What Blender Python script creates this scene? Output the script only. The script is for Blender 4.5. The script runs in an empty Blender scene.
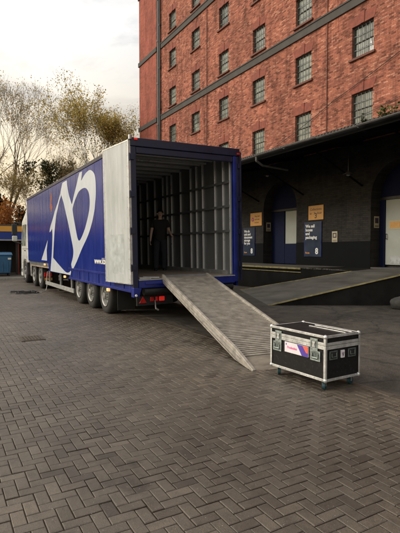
import bpy, bmesh, math, random
from mathutils import Vector, Matrix
from mathutils import noise as mn
from mathutils.geometry import tessellate_polygon
R = random.Random(7)
PI = math.pi
S = bpy.context.scene
COL = S.collection

# ------------------------------------------------------------------ camera
CAMH = 1.55
cam_d = bpy.data.cameras.new('camera'); cam = bpy.data.objects.new('camera', cam_d); COL.objects.link(cam)
cam_d.sensor_fit = 'VERTICAL'; cam_d.sensor_height = 36; cam_d.sensor_width = 36
cam_d.lens = 36 * 460 / 533; cam_d.clip_end = 2000; cam_d.clip_start = .05
cam.location = (0, 0, CAMH)
cam.rotation_euler = (PI / 2 - math.atan(16.5 / 460), 0, -math.atan(260 / 460))
S.camera = cam

# ------------------------------------------------------------------ materials
def newmat(name):
    m = bpy.data.materials.new(name); m.use_nodes = True
    nt = m.node_tree; b = nt.nodes['Principled BSDF']
    return m, nt, b
def N(nt, t, **kw):
    n = nt.nodes.new(t)
    for k, v in kw.items():
        if hasattr(n, k): setattr(n, k, v)
        else: n.inputs[k].default_value = v
    return n
def ramp(nt, src, stops):
    r = nt.nodes.new('ShaderNodeValToRGB'); e = r.color_ramp.elements
    while len(e) < len(stops): e.new(.5)
    for k, (p, c) in enumerate(stops):
        e[k].position = p; e[k].color = (*c, 1) if len(c) == 3 else c
    nt.links.new(src, r.inputs[0]); return r
def mixc(nt, fac, a, b, mode='MIX'):
    m = nt.nodes.new('ShaderNodeMix'); m.data_type = 'RGBA'; m.blend_type = mode
    for inp, v in ((m.inputs['Factor'], fac), (m.inputs['A'], a), (m.inputs['B'], b)):
        if isinstance(v, (int, float)): inp.default_value = v
        elif isinstance(v, tuple): inp.default_value = (*v, 1)
        else: nt.links.new(v, inp)
    return m.outputs['Result']
def coords(nt, scale=(1, 1, 1), kind='Object', swap=None):
    tc = nt.nodes.new('ShaderNodeTexCoord'); out = tc.outputs[kind]
    if swap:
        sp = nt.nodes.new('ShaderNodeSeparateXYZ'); nt.links.new(out, sp.inputs[0])
        cb = nt.nodes.new('ShaderNodeCombineXYZ')
        for i, ax in enumerate(swap): nt.links.new(sp.outputs[ax], cb.inputs[i])
        out = cb.outputs[0]
    mp = nt.nodes.new('ShaderNodeMapping'); mp.inputs['Scale'].default_value = scale
    nt.links.new(out, mp.inputs[0]); return mp.outputs[0]
def noise(nt, vec, scale, detail=4, rough=.6, dist=0):
    n = N(nt, 'ShaderNodeTexNoise'); n.inputs['Scale'].default_value = scale
    n.inputs['Detail'].default_value = detail; n.inputs['Roughness'].default_value = rough
    n.inputs['Distortion'].default_value = dist
    nt.links.new(vec, n.inputs['Vector']); return n.outputs['Fac']
def bump(nt, b, h, strength=.3, dist=.01):
    n = nt.nodes.new('ShaderNodeBump'); n.inputs['Strength'].default_value = strength
    n.inputs['Distance'].default_value = dist
    nt.links.new(h, n.inputs['Height']); nt.links.new(n.outputs[0], b.inputs['Normal']); return n
def simple(name, col, rough=.6, metal=0, var=.25, scale=8, bmp=.1, spec=.5, stretch=(1, 1, 1)):
    """base colour with worn, noisy variation in tone and gloss"""
    m, nt, b = newmat(name)
    v = coords(nt, stretch); f = noise(nt, v, scale, 5)
    lo = tuple(c * (1 - var) for c in col); hi = tuple(min(1, c * (1 + var)) for c in col)
    r = ramp(nt, f, [(.3, lo), (.7, hi)]); nt.links.new(r.outputs[0], b.inputs['Base Color'])
    rr = ramp(nt, f, [(.3, (max(.03, rough - .1),) * 3), (.7, (min(1, rough + .1),) * 3)])
    nt.links.new(rr.outputs[0], b.inputs['Roughness'])
    b.inputs['Metallic'].default_value = metal
    b.inputs['Specular IOR Level'].default_value = spec
    if bmp: bump(nt, b, noise(nt, v, scale * 6, 3), bmp, .004)
    return m

def brickmat(name, c1, c2, mortar, swap=('Y', 'Z', 'X'), pale=None, bw=.225, bh=.072, palef=.5, stain=.35, contrast=1.):
    m, nt, b = newmat(name)
    v = coords(nt, swap=swap)
    # slight wobble so the courses are not ruler straight
    br = N(nt, 'ShaderNodeTexBrick'); br.inputs['Scale'].default_value = 1
    br.inputs['Brick Width'].default_value = bw; br.inputs['Row Height'].default_value = bh
    br.inputs['Mortar Size'].default_value = .006; br.inputs['Mortar Smooth'].default_value = .2
    br.inputs['Bias'].default_value = 0
    br.inputs['Color1'].default_value = (0, 0, 0, 1); br.inputs['Color2'].default_value = (1, 1, 1, 1)
    br.inputs['Mortar'].default_value = (.5, .5, .5, 1)
    nt.links.new(v, br.inputs['Vector'])
    stops = [(0, c1), (.55, c2)]
    if pale: stops += [(.84, tuple(x * .95 for x in c2)), (.94, tuple(.5*(x+y) for x, y in zip(c2, pale)))]
    rr = ramp(nt, br.outputs['Color'], stops)
    big = noise(nt, v, .55, 6, .65); mid = noise(nt, v, 3.5, 5, .7); fine = noise(nt, v, 14, 4, .7)
    c = mixc(nt, br.outputs['Fac'], rr.outputs[0], mortar)
    st = ramp(nt, big, [(.3, (1 - stain,) * 3), (.62, (1.12, 1.1, 1.08))])
    c = mixc(nt, 1., c, st.outputs[0], 'MULTIPLY')
    st2 = ramp(nt, mid, [(.32, (.72, .70, .70)), (.55, (1, 1, 1)), (.75, (1.2, 1.17, 1.13))])
    c = mixc(nt, contrast, c, st2.outputs[0], 'MULTIPLY')
    vz = nt.nodes.new('ShaderNodeMapping'); vz.inputs['Scale'].default_value = (1, .12, 1); nt.links.new(v, vz.inputs[0])
    st3 = ramp(nt, noise(nt, vz.outputs[0], 2.4, 6, .7), [(.34, (.50, .48, .48)), (.50, (1, 1, 1)), (.75, (1.2, 1.18, 1.14))])
    c = mixc(nt, contrast, c, st3.outputs[0], 'MULTIPLY')
    if pale:
        pf = ramp(nt, fine, [(.6, (0, 0, 0)), (.68, (palef,) * 3)])
        c = mixc(nt, pf.outputs[0], c, pale)
    nt.links.new(c, b.inputs['Base Color']); b.inputs['Roughness'].default_value = .9
    b.inputs['Specular IOR Level'].default_value = .25
    inv = N(nt, 'ShaderNodeMath', operation='SUBTRACT'); inv.inputs[0].default_value = 1
    nt.links.new(br.outputs['Fac'], inv.inputs[1])
    ad = N(nt, 'ShaderNodeMath', operation='ADD'); nt.links.new(inv.outputs[0], ad.inputs[0]); nt.links.new(fine, ad.inputs[1])
    bump(nt, b, ad.outputs[0], .7, .01)
    return m

M = {}
M['brick'] = brickmat('red_brick', (.17, .054, .036), (.42, .148, .098), (.20, .125, .10), pale=(.60, .31, .22), palef=.45, stain=.36, bw=.19, bh=.062)
M['brick_smooth'] = brickmat('smooth_red_brick', (.28, .085, .062), (.35, .112, .082), (.25, .09, .07), stain=.3, contrast=.6)
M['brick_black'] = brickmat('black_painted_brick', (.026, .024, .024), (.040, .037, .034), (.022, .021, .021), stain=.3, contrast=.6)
M['brick_black_y'] = brickmat('black_painted_brick_end', (.030, .028, .028), (.046, .043, .040), (.026, .025, .025), swap=('X', 'Z', 'Y'), stain=.3, contrast=.6)
M['brick_end'] = brickmat('red_brick_end', (.26, .075, .05), (.38, .12, .08), (.2, .1, .08), swap=('X', 'Z', 'Y'))
M['gauge'] = simple('rubbed_red_brick', (.22, .062, .042), .85, var=.4, scale=6)
M['sill'] = simple('dark_red_sill', (.13, .05, .036), .8, var=.3)
M['stone_band'] = simple('dark_stone_band', (.062, .058, .056), .85, var=.4, scale=2.5)
M['win_frame'] = simple('window_iron', (.035, .033, .03), .6)
M['dado'] = simple('black_dado_paint', (.008, .009, .010), .9, var=.3, scale=2, spec=.12)
M['concrete'] = simple('worn_concrete', (.10, .093, .080), .85, var=.35, scale=1.8, bmp=.3)
M['ramp_conc'] = simple('ramp_concrete', (.105, .098, .088), .8, var=.4, scale=2.6, bmp=.5, stretch=(1, .35, 1))
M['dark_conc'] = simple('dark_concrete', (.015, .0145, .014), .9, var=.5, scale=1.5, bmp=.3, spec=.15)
M['yellow'] = simple('worn_yellow_paint', (.34, .29, .13), .7, var=.45, scale=7)
M['black_paint'] = simple('black_paint', (.012, .012, .013), .4)
M['blue_door'] = simple('blue_door_paint', (.004, .008, .036), .7, var=.15, spec=.2)
M['door_white'] = simple('grey_white_door', (.36, .38, .34), .5, var=.08, scale=2)
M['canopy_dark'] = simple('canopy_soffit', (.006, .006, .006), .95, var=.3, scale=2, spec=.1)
M['gutter'] = simple('grey_gutter', (.06, .06, .06), .5, var=.4, scale=3)
M['roof_sheet'] = simple('old_roof_sheet', (.07, .07, .068), .85, var=.4, scale=1.5)
M['pipe'] = simple('grey_downpipe', (.10, .105, .11), .5, var=.3, scale=2)
M['pipe_dark'] = simple('dark_downpipe', (.03, .032, .034), .5, var=.3, scale=2)
M['cable'] = simple('black_cable', (.015, .015, .015), .5)
M['white_paint'] = simple('white_paint', (.78, .78, .76), .45, var=.05)
M['sign_yellow'] = simple('yellow_sign', (.60, .31, .085), .5, var=.1)
M['sign_navy'] = simple('navy_poster', (.012, .025, .055), .4, var=.2, scale=2)
M['sign_cream'] = simple('cream_notice', (.45, .40, .27), .6, var=.1)
M['ink'] = simple('dark_ink', (.05, .03, .06), .6)
M['ink_red'] = simple('magenta_ink', (.35, .06, .16), .6)
M['orange'] = simple('orange_ink', (.6, .24, .05), .6)
M['alu'] = simple('scuffed_aluminium', (.68, .69, .69), .4, metal=.7, var=.2, scale=12)
M['alu_flat'] = simple('dull_aluminium', (.42, .42, .42), .45, metal=.75, var=.25, scale=8)
M['galv'] = simple('galvanised_steel', (.42, .43, .43), .5, metal=.6, var=.25, scale=10)
M['post_alu'] = simple('bright_aluminium_post', (.72, .73, .74), .34, metal=.6, var=.08, scale=3, bmp=.03)
M['rubber'] = simple('tyre_rubber', (.018, .018, .018), .8, var=.3)
M['chassis'] = simple('black_chassis', (.015, .015, .016), .6, var=.4)
M['cab_white'] = simple('cab_white_paint', (.62, .63, .60), .3, var=.08, scale=1.5, bmp=0)
M['black_plastic'] = simple('black_plastic', (.02, .02, .022), .5)
M['rim'] = simple('wheel_rim_silver', (.30, .30, .29), .5, metal=.4, var=.3, scale=9)
M['navy'] = simple('navy_frame_paint', (.008, .011, .040), .35, var=.25, scale=5)
M['blue_frame'] = simple('blue_frame_paint', (.008, .019, .19), .35, var=.25, scale=4)
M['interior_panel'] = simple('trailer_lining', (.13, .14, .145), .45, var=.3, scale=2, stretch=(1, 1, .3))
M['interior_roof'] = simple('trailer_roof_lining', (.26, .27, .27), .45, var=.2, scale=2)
M['interior_floor'] = simple('trailer_plywood_floor', (.30, .235, .17), .7, var=.35, scale=3, stretch=(3, .4, 1), bmp=.2)
M['lamp_white'] = simple('clear_lamp_lens', (.8, .8, .75), .15, bmp=0)
M['bin_blue'] = simple('blue_bin_plastic', (.035, .13, .26), .45, var=.15, scale=3)
M['fascia_orange'] = simple('orange_fascia', (.72, .36, .05), .5, var=.1, scale=1)
M['fascia_blue'] = simple('blue_fascia', (.015, .04, .25), .5, var=.1, scale=1)
M['shed_dark'] = simple('shed_dark_wall', (.035, .030, .028), .8, var=.4, scale=2)
M['shed_grey'] = simple('shed_grey_trim', (.35, .35, .34), .6, var=.1)
M['kerb'] = simple('pale_kerb_concrete', (.27, .26, .24), .85, var=.25, scale=4)
M['rock'] = simple('grey_boulder', (.065, .065, .062), .9, var=.4, scale=6, bmp=.6)
M['skin'] = simple('skin', (.74, .50, .39), .55, var=.08, bmp=0)
M['black_cloth'] = simple('black_cotton', (.03, .03, .033), .9)
M['navy_cloth'] = simple('dark_trousers', (.032, .036, .048), .9)
M['hair'] = simple('dark_hair', (.02, .014, .01), .7)
M['case_black'] = simple('black_case_laminate', (.007, .007, .008), .6, var=.3, scale=20, bmp=.2, spec=.3)
M['case_in'] = simple('recess_metal', (.16, .19, .19), .4, metal=.6, var=.3, scale=30)
M['case_dish'] = simple('latch_zinc', (.38, .44, .43), .38, metal=.7, var=.25, scale=30)
M['castor_teal'] = simple('castor_blue_rubber', (.012, .05, .065), .5)
M['purple'] = simple('sticker_indigo', (.10, .06, .38), .4, var=.05, bmp=0)
M['coral'] = simple('sticker_coral', (.80, .15, .10), .4, var=.05, bmp=0)
M['pink'] = simple('sticker_pink_ink', (.75, .12, .35), .4, var=.05, bmp=0)
M['lilac'] = simple('sticker_white', (.75, .72, .78), .4, var=.04, bmp=0)
M['moss'] = simple('gutter_weed', (.07, .10, .025), .9, var=.4)
M['iron_cover'] = simple('rusty_iron_cover', (.075, .060, .045), .7, metal=.3, var=.4, scale=20, bmp=.5)

def lampmat(name, col, e):
    m, nt, b = newmat(name); b.inputs['Base Color'].default_value = (*col, 1); b.inputs['Roughness'].default_value = .2
    b.inputs['Emission Color'].default_value = (*col, 1); b.inputs['Emission Strength'].default_value = e; return m
M['red_lens'] = lampmat('red_lamp_lens', (.5, .012, .01), .08)
M['red_lit'] = lampmat('red_lamp_lit', (.8, .03, .02), .3)
M['red_dull'] = simple('red_reflector', (.45, .015, .01), .25, bmp=0)
M['amber_lit'] = lampmat('marker_lamp_lit', (1., .55, .25), .9)

# trailer curtain / side skin : glossy blue, gently waving
m, nt, b = newmat('trailer_blue_skin'); M['skin_blue'] = m
v = coords(nt)
f = noise(nt, coords(nt, (1, 1.2, .25)), 2.2, 5)
c = ramp(nt, f, [(.3, (.010, .021, .165)), (.7, (.017, .034, .235))]).outputs[0]
dirt = ramp(nt, noise(nt, coords(nt, (1, 6, .5)), 1.5, 6, .7), [(.5, (0, 0, 0)), (.8, (.3,) * 3)])
c = mixc(nt, dirt.outputs[0], c, (.12, .12, .15))
nt.links.new(c, b.inputs['Base Color']); b.inputs['Roughness'].default_value = .22
b.inputs['Specular IOR Level'].default_value = .24
wv = noise(nt, coords(nt, (1, 1.3, .16)), 2.3, 3, .5)
bump(nt, b, wv, .5, .05)
m, nt, b = newmat('trailer_white_graphic'); M['graphic'] = m
f = noise(nt, coords(nt, (1, 1, .4)), 3, 5)
c = ramp(nt, f, [(.3, (.50, .55, .62)), (.7, (.62, .66, .72))]).outputs[0]
nt.links.new(c, b.inputs['Base Color']); b.inputs['Roughness'].default_value = .3
b.inputs['Specular IOR Level'].default_value = .3
bump(nt, b, noise(nt, coords(nt, (1, 1.3, .16)), 2.3, 3, .5), .5, .05)

# door leaf : pale GRP with scuffs, stains and rust specks
m, nt, b = newmat('scuffed_white_door'); M['door_leaf'] = m
v = coords(nt); vs = coords(nt, (4, 4, .5))
c = ramp(nt, noise(nt, vs, 1.6, 7, .7), [(.3, (.36, .39, .40)), (.65, (.53, .56, .57))]).outputs[0]
g = ramp(nt, noise(nt, v, 1.3, 4), [(.45, (0, 0, 0)), (.7, (.55,) * 3)]).outputs[0]
c = mixc(nt, g, c, (.36, .39, .38))
sp = ramp(nt, noise(nt, v, 22, 5, .75), [(.64, (0, 0, 0)), (.70, (.8,) * 3)]).outputs[0]
c = mixc(nt, sp, c, (.16, .13, .10))
nt.links.new(c, b.inputs['Base Color']); b.inputs['Roughness'].default_value = .55
bump(nt, b, noise(nt, v, 5, 4), .2, .01)

m = M['case_black']; nt = m.node_tree; b = nt.nodes['Principled BSDF']
src = b.inputs['Base Color'].links[0].from_socket
v = coords(nt, (1, 1, 1))
sc_ = ramp(nt, noise(nt, coords(nt, (9, 1.5, 3)), 9, 6, .8), [(.58, (0, 0, 0)), (.68, (.6,) * 3)]).outputs[0]
nt.links.new(mixc(nt, sc_, src, (.11, .105, .10)), b.inputs['Base Color'])
# pavers : per-paver tone from a vertex attribute
def pavermat():
    m, nt, b = newmat('block_paver')
    at = N(nt, 'ShaderNodeAttribute', attribute_name='tone')
    v = coords(nt)
    base = ramp(nt, at.outputs['Fac'], [(0, (.058, .047, .038)), (.35, (.084, .069, .055)), (.65, (.099, .083, .067)), (1, (.130, .109, .087))]).outputs[0]
    big = ramp(nt, noise(nt, v, .5, 5, .6), [(.30, (.58, .55, .52)), (.5, (.95, .94, .92)), (.68, (1.22, 1.19, 1.14))]).outputs[0]
    c = mixc(nt, 1, base, big, 'MULTIPLY')
    mid = ramp(nt, noise(nt, v, 6, 5, .7), [(.28, (.66,) * 3), (.5, (1.0,) * 3), (.72, (1.22,) * 3)]).outputs[0]
    c = mixc(nt, 1, c, mid, 'MULTIPLY')
    fine = noise(nt, v, 160, 3, .8)
    gr = ramp(nt, fine, [(.28, (.55,) * 3), (.5, (1,) * 3), (.72, (1.45,) * 3)]).outputs[0]
    c = mixc(nt, 1, c, gr, 'MULTIPLY')
    oil = ramp(nt, noise(nt, v, 1.1, 5, .75, .8), [(.60, (1, 1, 1)), (.70, (.5, .49, .48))]).outputs[0]
    c = mixc(nt, 1, c, oil, 'MULTIPLY')
    spk = ramp(nt, noise(nt, v, 90, 2, .5), [(.71, (0, 0, 0)), (.74, (.8,) * 3)]).outputs[0]
    c = mixc(nt, spk, c, (.42, .39, .34))
    nt.links.new(c, b.inputs['Base Color'])
    rr = ramp(nt, noise(nt, v, 1.7, 4), [(.3, (.36,) * 3), (.7, (.56,) * 3)]).outputs[0]
    nt.links.new(rr, b.inputs['Roughness']); b.inputs['Specular IOR Level'].default_value = .6
    ad = N(nt, 'ShaderNodeMath', operation='ADD'); nt.links.new(fine, ad.inputs[0]); nt.links.new(noise(nt, v, 30, 4), ad.inputs[1])
    bump(nt, b, ad.outputs[0], .55, .006)
    return m
M['paver'] = pavermat()
m, nt, b = newmat('joint_sand'); M['joint'] = m
v = coords(nt)
c = ramp(nt, noise(nt, v, 2, 5), [(.3, (.030, .026, .021)), (.55, (.050, .042, .033)), (.7, (.046, .050, .028))]).outputs[0]
nt.links.new(c, b.inputs['Base Color']); b.inputs['Roughness'].default_value = .95; b.inputs['Specular IOR Level'].default_value = .1
m, nt, b = newmat('old_asphalt'); M['asphalt'] = m
v = coords(nt)
c = ramp(nt, noise(nt, v, .6, 6, .65), [(.3, (.042, .038, .034)), (.7, (.084, .074, .063))]).outputs[0]
gr = ramp(nt, noise(nt, v, 90, 3, .8), [(.28, (.4,) * 3), (.5, (1,) * 3), (.72, (2.1,) * 3)]).outputs[0]
c = mixc(nt, 1, c, gr, 'MULTIPLY')
pt_ = ramp(nt, noise(nt, v, 1.9, 6, .7, 1.2), [(.38, (.62, .6, .58)), (.5, (1, 1, 1)), (.64, (1.35, 1.3, 1.2))]).outputs[0]
c = mixc(nt, 1, c, pt_, 'MULTIPLY')
spk = ramp(nt, noise(nt, v, 9, 4, .7), [(.66, (0, 0, 0)), (.74, (.6,) * 3)]).outputs[0]
c = mixc(nt, spk, c, (.17, .15, .12))
vo = N(nt, 'ShaderNodeTexVoronoi', feature='DISTANCE_TO_EDGE'); vo.inputs['Scale'].default_value = .45
mpv = nt.nodes.new('ShaderNodeMixRGB'); mpv.blend_type = 'ADD'; mpv.inputs[0].default_value = .35
nzc = N(nt, 'ShaderNodeTexNoise'); nzc.inputs['Scale'].default_value = 2.5; nzc.inputs['Detail'].default_value = 5; nt.links.new(v, nzc.inputs['Vector'])
nt.links.new(v, mpv.inputs[1]); nt.links.new(nzc.outputs['Color'], mpv.inputs[2]); nt.links.new(mpv.outputs[0], vo.inputs['Vector'])
ck = ramp(nt, vo.outputs['Distance'], [(.0, (.75,) * 3), (.012, (0, 0, 0))]).outputs[0]
c = mixc(nt, ck, c, (.012, .011, .010))
nt.links.new(c, b.inputs['Base Color']); b.inputs['Roughness'].default_value = .72
bump(nt, b, noise(nt, v, 110, 4), .5, .006)

# window glass: opaque glossy pane, the sky's pale reflection put into its colour
m, nt, b = newmat('sky_pale_glass'); M['glass'] = m
v = coords(nt, (1, 1, 1))
oi = N(nt, 'ShaderNodeObjectInfo')
c = ramp(nt, noise(nt, v, 2.2, 3), [(.35, (.09, .105, .095)), (.65, (.26, .29, .26))]).outputs[0]
c2 = ramp(nt, oi.outputs['Random'], [(0, (.55,) * 3), (1, (1.5, 1.5, 1.4))]).outputs[0]
c = mixc(nt, 1, c, c2, 'MULTIPLY')
nt.links.new(c, b.inputs['Base Color']); b.inputs['Roughness'].default_value = .18
b.inputs['Specular IOR Level'].default_value = .8
bump(nt, b, noise(nt, v, 3, 2), .3, .01)

def leafmat(name, a, bcol, cc):
    m, nt, b = newmat(name)
    g = N(nt, 'ShaderNodeNewGeometry')
    c = ramp(nt, g.outputs['Random Per Island'], [(0, a), (.5, bcol), (1, cc)]).outputs[0]
    nt.links.new(c, b.inputs['Base Color']); b.inputs['Roughness'].default_value = .6
    tr = N(nt, 'ShaderNodeBsdfTranslucent'); nt.links.new(c, tr.inputs['Color'])
    mx = N(nt, 'ShaderNodeMixShader'); mx.inputs[0].default_value = .6
    nt.links.new(b.outputs[0], mx.inputs[1]); nt.links.new(tr.outputs[0], mx.inputs[2])
    nt.links.new(mx.outputs[0], nt.nodes['Material Output'].inputs[0])
    return m
M['leaf_ochre'] = leafmat('ochre_leaves', (.26, .22, .05), (.46, .36, .09), (.62, .42, .13))
M['leaf_pale'] = leafmat('pale_yellow_leaves', (.22, .18, .06), (.40, .30, .10), (.55, .36, .12))
M['leaf_orange'] = leafmat('orange_leaves', (.22, .07, .015), (.38, .14, .03), (.5, .22, .05))
M['leaf_dark'] = leafmat('dark_evergreen_leaves', (.012, .02, .008), (.025, .035, .014), (.05, .06, .025))
M['bark'] = simple('bark', (.060, .048, .036), .9, var=.35, scale=5, bmp=.5)
M['bark_mid'] = simple('sunlit_bark', (.15, .12, .08), .9, var=.35, scale=5, bmp=.4)
M['bark_pale'] = simple('pale_twigs', (.13, .10, .065), .9, var=.3, scale=5)

# ------------------------------------------------------------------ mesh builder
class MB:
    def __init__(s): s.v = []; s.f = []
    def add(s, vs, fs):
        o = len(s.v); s.v += [tuple(p) for p in vs]; s.f += [tuple(i + o for i in f) for f in fs]; return s
    def box(s, x0, x1, y0, y1, z0, z1):
        return s.add([(x0,y0,z0),(x1,y0,z0),(x1,y1,z0),(x0,y1,z0),(x0,y0,z1),(x1,y0,z1),(x1,y1,z1),(x0,y1,z1)],
                     [(0,3,2,1),(4,5,6,7),(0,1,5,4),(1,2,6,5),(2,3,7,6),(3,0,4,7)])
    def obox(s, c, ax, ay, az):
        """oriented box: centre and three half-extent vectors"""
        c, ax, ay, az = map(Vector, (c, ax, ay, az))
        p = [c + i*ax + j*ay + k*az for k in (-1, 1) for i, j in ((-1,-1),(1,-1),(1,1),(-1,1))]
        return s.add(p, [(0,3,2,1),(4,5,6,7),(0,1,5,4),(1,2,6,5),(2,3,7,6),(3,0,4,7)])
    def tube(s, a, b, r0, r1=None, n=10, caps=True):
        a, b = Vector(a), Vector(b); r1 = r0 if r1 is None else r1
        d = (b - a).normalized(); u = d.orthogonal().normalized(); w = d.cross(u)
        vs = []
        for p, r in ((a, r0), (b, r1)):
            for k in range(n):
                t = 2 * PI * k / n; vs.append(p + (u * math.cos(t) + w * math.sin(t)) * r)
        fs = [(k, (k + 1) % n, n + (k + 1) % n, n + k) for k in range(n)]
        if caps: fs += [tuple(range(n - 1, -1, -1)), tuple(range(n, 2 * n))]
        return s.add(vs, fs)
    def path(s, pts, r, n=6):
        for a, b in zip(pts, pts[1:]): s.tube(a, b, r, n=n)
        return s
    def lathe(s, prof, c, axis='X', n=28):
        """prof: (axial, radius) list, revolved about an axis through c"""
        c = Vector(c); vs = []; m_ = len(prof)
        for k in range(n):
            t = 2 * PI * k / n
            for a, r in prof:
                if axis == 'X': vs.append(c + Vector((a, r * math.cos(t), r * math.sin(t))))
                elif axis == 'Z': vs.append(c + Vector((r * math.cos(t), r * math.sin(t), a)))
                else: vs.append(c + Vector((r * math.sin(t), a, r * math.cos(t))))
        fs = []
        for k in range(n):
            for j in range(m_ - 1):
                a0 = k * m_ + j; b0 = ((k + 1) % n) * m_ + j
                fs.append((a0, a0 + 1, b0 + 1, b0))
        return s.add(vs, fs)
    def prism(s, loops, f0, f1):
        """flat polygon (outer loop then holes, 2-D) extruded between mapping functions f0 and f1: (u,v)->xyz"""
        L = [[Vector((p[0], p[1], 0)) for p in lp] for lp in loops]
        flat = [p for lp in L for p in lp]; tr = tessellate_polygon(L); n = len(flat)
        vs = [f0(p.x, p.y) for p in flat] + [f1(p.x, p.y) for p in flat]
        fs = [tuple(t) for t in tr] + [tuple(i + n for i in reversed(t)) for t in tr]
        o = 0
        for lp in loops:
            m_ = len(lp)
            for k in range(m_):
                a, b_ = o + k, o + (k + 1) % m_; fs.append((a, b_, b_ + n, a + n))
            o += m_
        return s.add(vs, fs)
    def build(s, name, mat, parent=None, smooth=False, bevel=0, loc=None):
        off = Vector((0, 0, 0))
        if parent is not None: off = wloc(parent)
        elif loc is not None: off = Vector(loc)
        me = bpy.data.meshes.new(name)
        me.from_pydata([(p[0] - off.x, p[1] - off.y, p[2] - off.z) for p in s.v], [], s.f)
        me.validate(); bmx = bmesh.new(); bmx.from_mesh(me); bmesh.ops.recalc_face_normals(bmx, faces=bmx.faces); bmx.to_mesh(me); bmx.free()
        me.materials.append(mat)
        if smooth:
            me.polygons.foreach_set('use_smooth', [True] * len(me.polygons)); me.set_sharp_from_angle(angle=math.radians(40))
        o = bpy.data.objects.new(name, me); COL.objects.link(o)
        if parent is not None: o.parent = parent
        elif loc is not None: o.location = off
        if bevel:
            b_ = o.modifiers.new('bevel', 'BEVEL'); b_.width = bevel; b_.segments = 2; b_.limit_method = 'ANGLE'; b_.angle_limit = math.radians(50)
        return o
def wloc(o):
    v = Vector((0, 0, 0))
    while o is not None: v += o.location; o = o.parent
    return v
def tag(o, label=None, cat=None, group=None, kind=None):
    if label: o['label'] = label
    if cat: o['category'] = cat
    if group: o['group'] = group
    if kind: o['kind'] = kind
    return o
def thing(name, label, cat, loc, group=None):
    o = bpy.data.objects.new(name, None); COL.objects.link(o); o.location = loc
    o.empty_display_size = .3
    return tag(o, label, cat, group)
def children(o): return [c for c in COL.objects if c.parent == o]
def copy_tree(o, parent=None):
    kids = children(o)
    c = o.copy(); COL.objects.link(c)
    c.parent = parent
    for ch in kids: copy_tree(ch, c)
    return c
def axes(face):
    # matrix columns for lettering on a face seen from -X or from -Y
    if face == '-X': return Matrix(((0, 0, -1), (-1, 0, 0), (0, 1, 0)))
    if face == '-Y': return Matrix(((1, 0, 0), (0, 0, -1), (0, 1, 0)))
def text(body, size, name, mat, parent, at, face='-X', bold=0., extrude=.001, sx=1., shear=0, label=None, align='LEFT'):
    cu = bpy.data.curves.new('t', 'FONT'); cu.body = body; cu.size = size; cu.extrude = extrude; cu.offset = bold
    cu.shear = shear; cu.align_x = align; cu.resolution_u = 3
    ob = bpy.data.objects.new('t', cu); COL.objects.link(ob)
    me = bpy.data.meshes.new_from_object(ob.evaluated_get(bpy.context.evaluated_depsgraph_get()))
    bpy.data.objects.remove(ob)
    A = axes(face)
    for vt in me.vertices:
        vt.co = A @ Vector((vt.co.x * sx, vt.co.y, vt.co.z)) + Vector(at) - wloc(parent)
    me.materials.clear(); me.materials.append(mat); me.name = name
    o = bpy.data.objects.new(name, me); COL.objects.link(o); o.parent = parent
    if label: o['label'] = label
    return o

# ------------------------------------------------------------------ ground
g = MB().add([(-400,-300,-.03),(500,-300,-.03),(500,900,-.03),(-400,900,-.03)], [(0,1,2,3)]).build('ground', M['asphalt'])
tag(g, kind='structure')
XE = 4.1
bed = MB().add([(-6,-2,-.012),(XE + .02,-2,-.012),(XE + .02,25.6,-.012),(-6,25.6,-.012)], [(0,1,2,3)]).build('paving_bed', M['joint'])
tag(bed, kind='structure')
tar = MB().add([(XE + .108,-40,-.004),(60,-40,-.004),(60,25.59,-.004),(XE + .108,25.59,-.004)], [(0,1,2,3)]).build('tarmac', M['asphalt'])
tag(tar, kind='structure')
# herringbone block paving, every block modelled with a chamfered top
vs, fs, tones = [], [], []
def slow(x, y): return .5 + .25 * math.sin(x * 1.1 + 1.7 * math.sin(y * .43)) * math.cos(y * .31 + x * .2)
def paver(x0, x1, y0, y1, hgt=0):
    g_ = R.uniform(.0018, .0034); ch = R.uniform(.003, .0055)
    x0 += g_; x1 -= g_; y0 += g_; y1 -= g_
    dz = R.gauss(0, .0010) + hgt + .006 * (mn.noise(Vector((x0 * .8, y0 * .8, 0)))); tx = R.gauss(0, .010); ty = R.gauss(0, .010)
    cx, cy = (x0 + x1) / 2, (y0 + y1) / 2
    o = len(vs)
    for (x, y, z) in ((x0,y0,-.012),(x1,y0,-.012),(x1,y1,-.012),(x0,y1,-.012),
                      (x0,y0,-ch*.7),(x1,y0,-ch*.7),(x1,y1,-ch*.7),(x0,y1,-ch*.7),
                      (x0+ch,y0+ch,0),(x1-ch,y0+ch,0),(x1-ch,y1-ch,0),(x0+ch,y1-ch,0)):
        zz = z + (dz + tx * (x - cx) + ty * (y - cy) if z > -.01 else 0)
        vs.append((x, y, zz))
    for a in range(2):
        b0 = o + a * 4
        for k in range(4): fs.append((b0 + k, b0 + (k + 1) % 4, b0 + 4 + (k + 1) % 4, b0 + 4 + k))
    fs.append((o + 8, o + 9, o + 10, o + 11))
    t = min(1, max(0, R.gauss(slow(cx, cy), .16)))
    if R.random() < .03: t = R.choice((0, 1))
    tones.append(t)
U = .082
i0, i1, j0, j1 = -12, round(XE / U), 0, 312
for i in range(i0, i1):
    for j in range(j0, j1):
        if i * U < .1 * j * U - 1.4: continue
        s_ = (i - j) % 4
        if s_ == 0: paver(i*U, min(XE, (i+2)*U), j*U, (j+1)*U)
        elif s_ == 3: paver(i*U, (i+1)*U, j*U, (j+2)*U)
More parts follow.
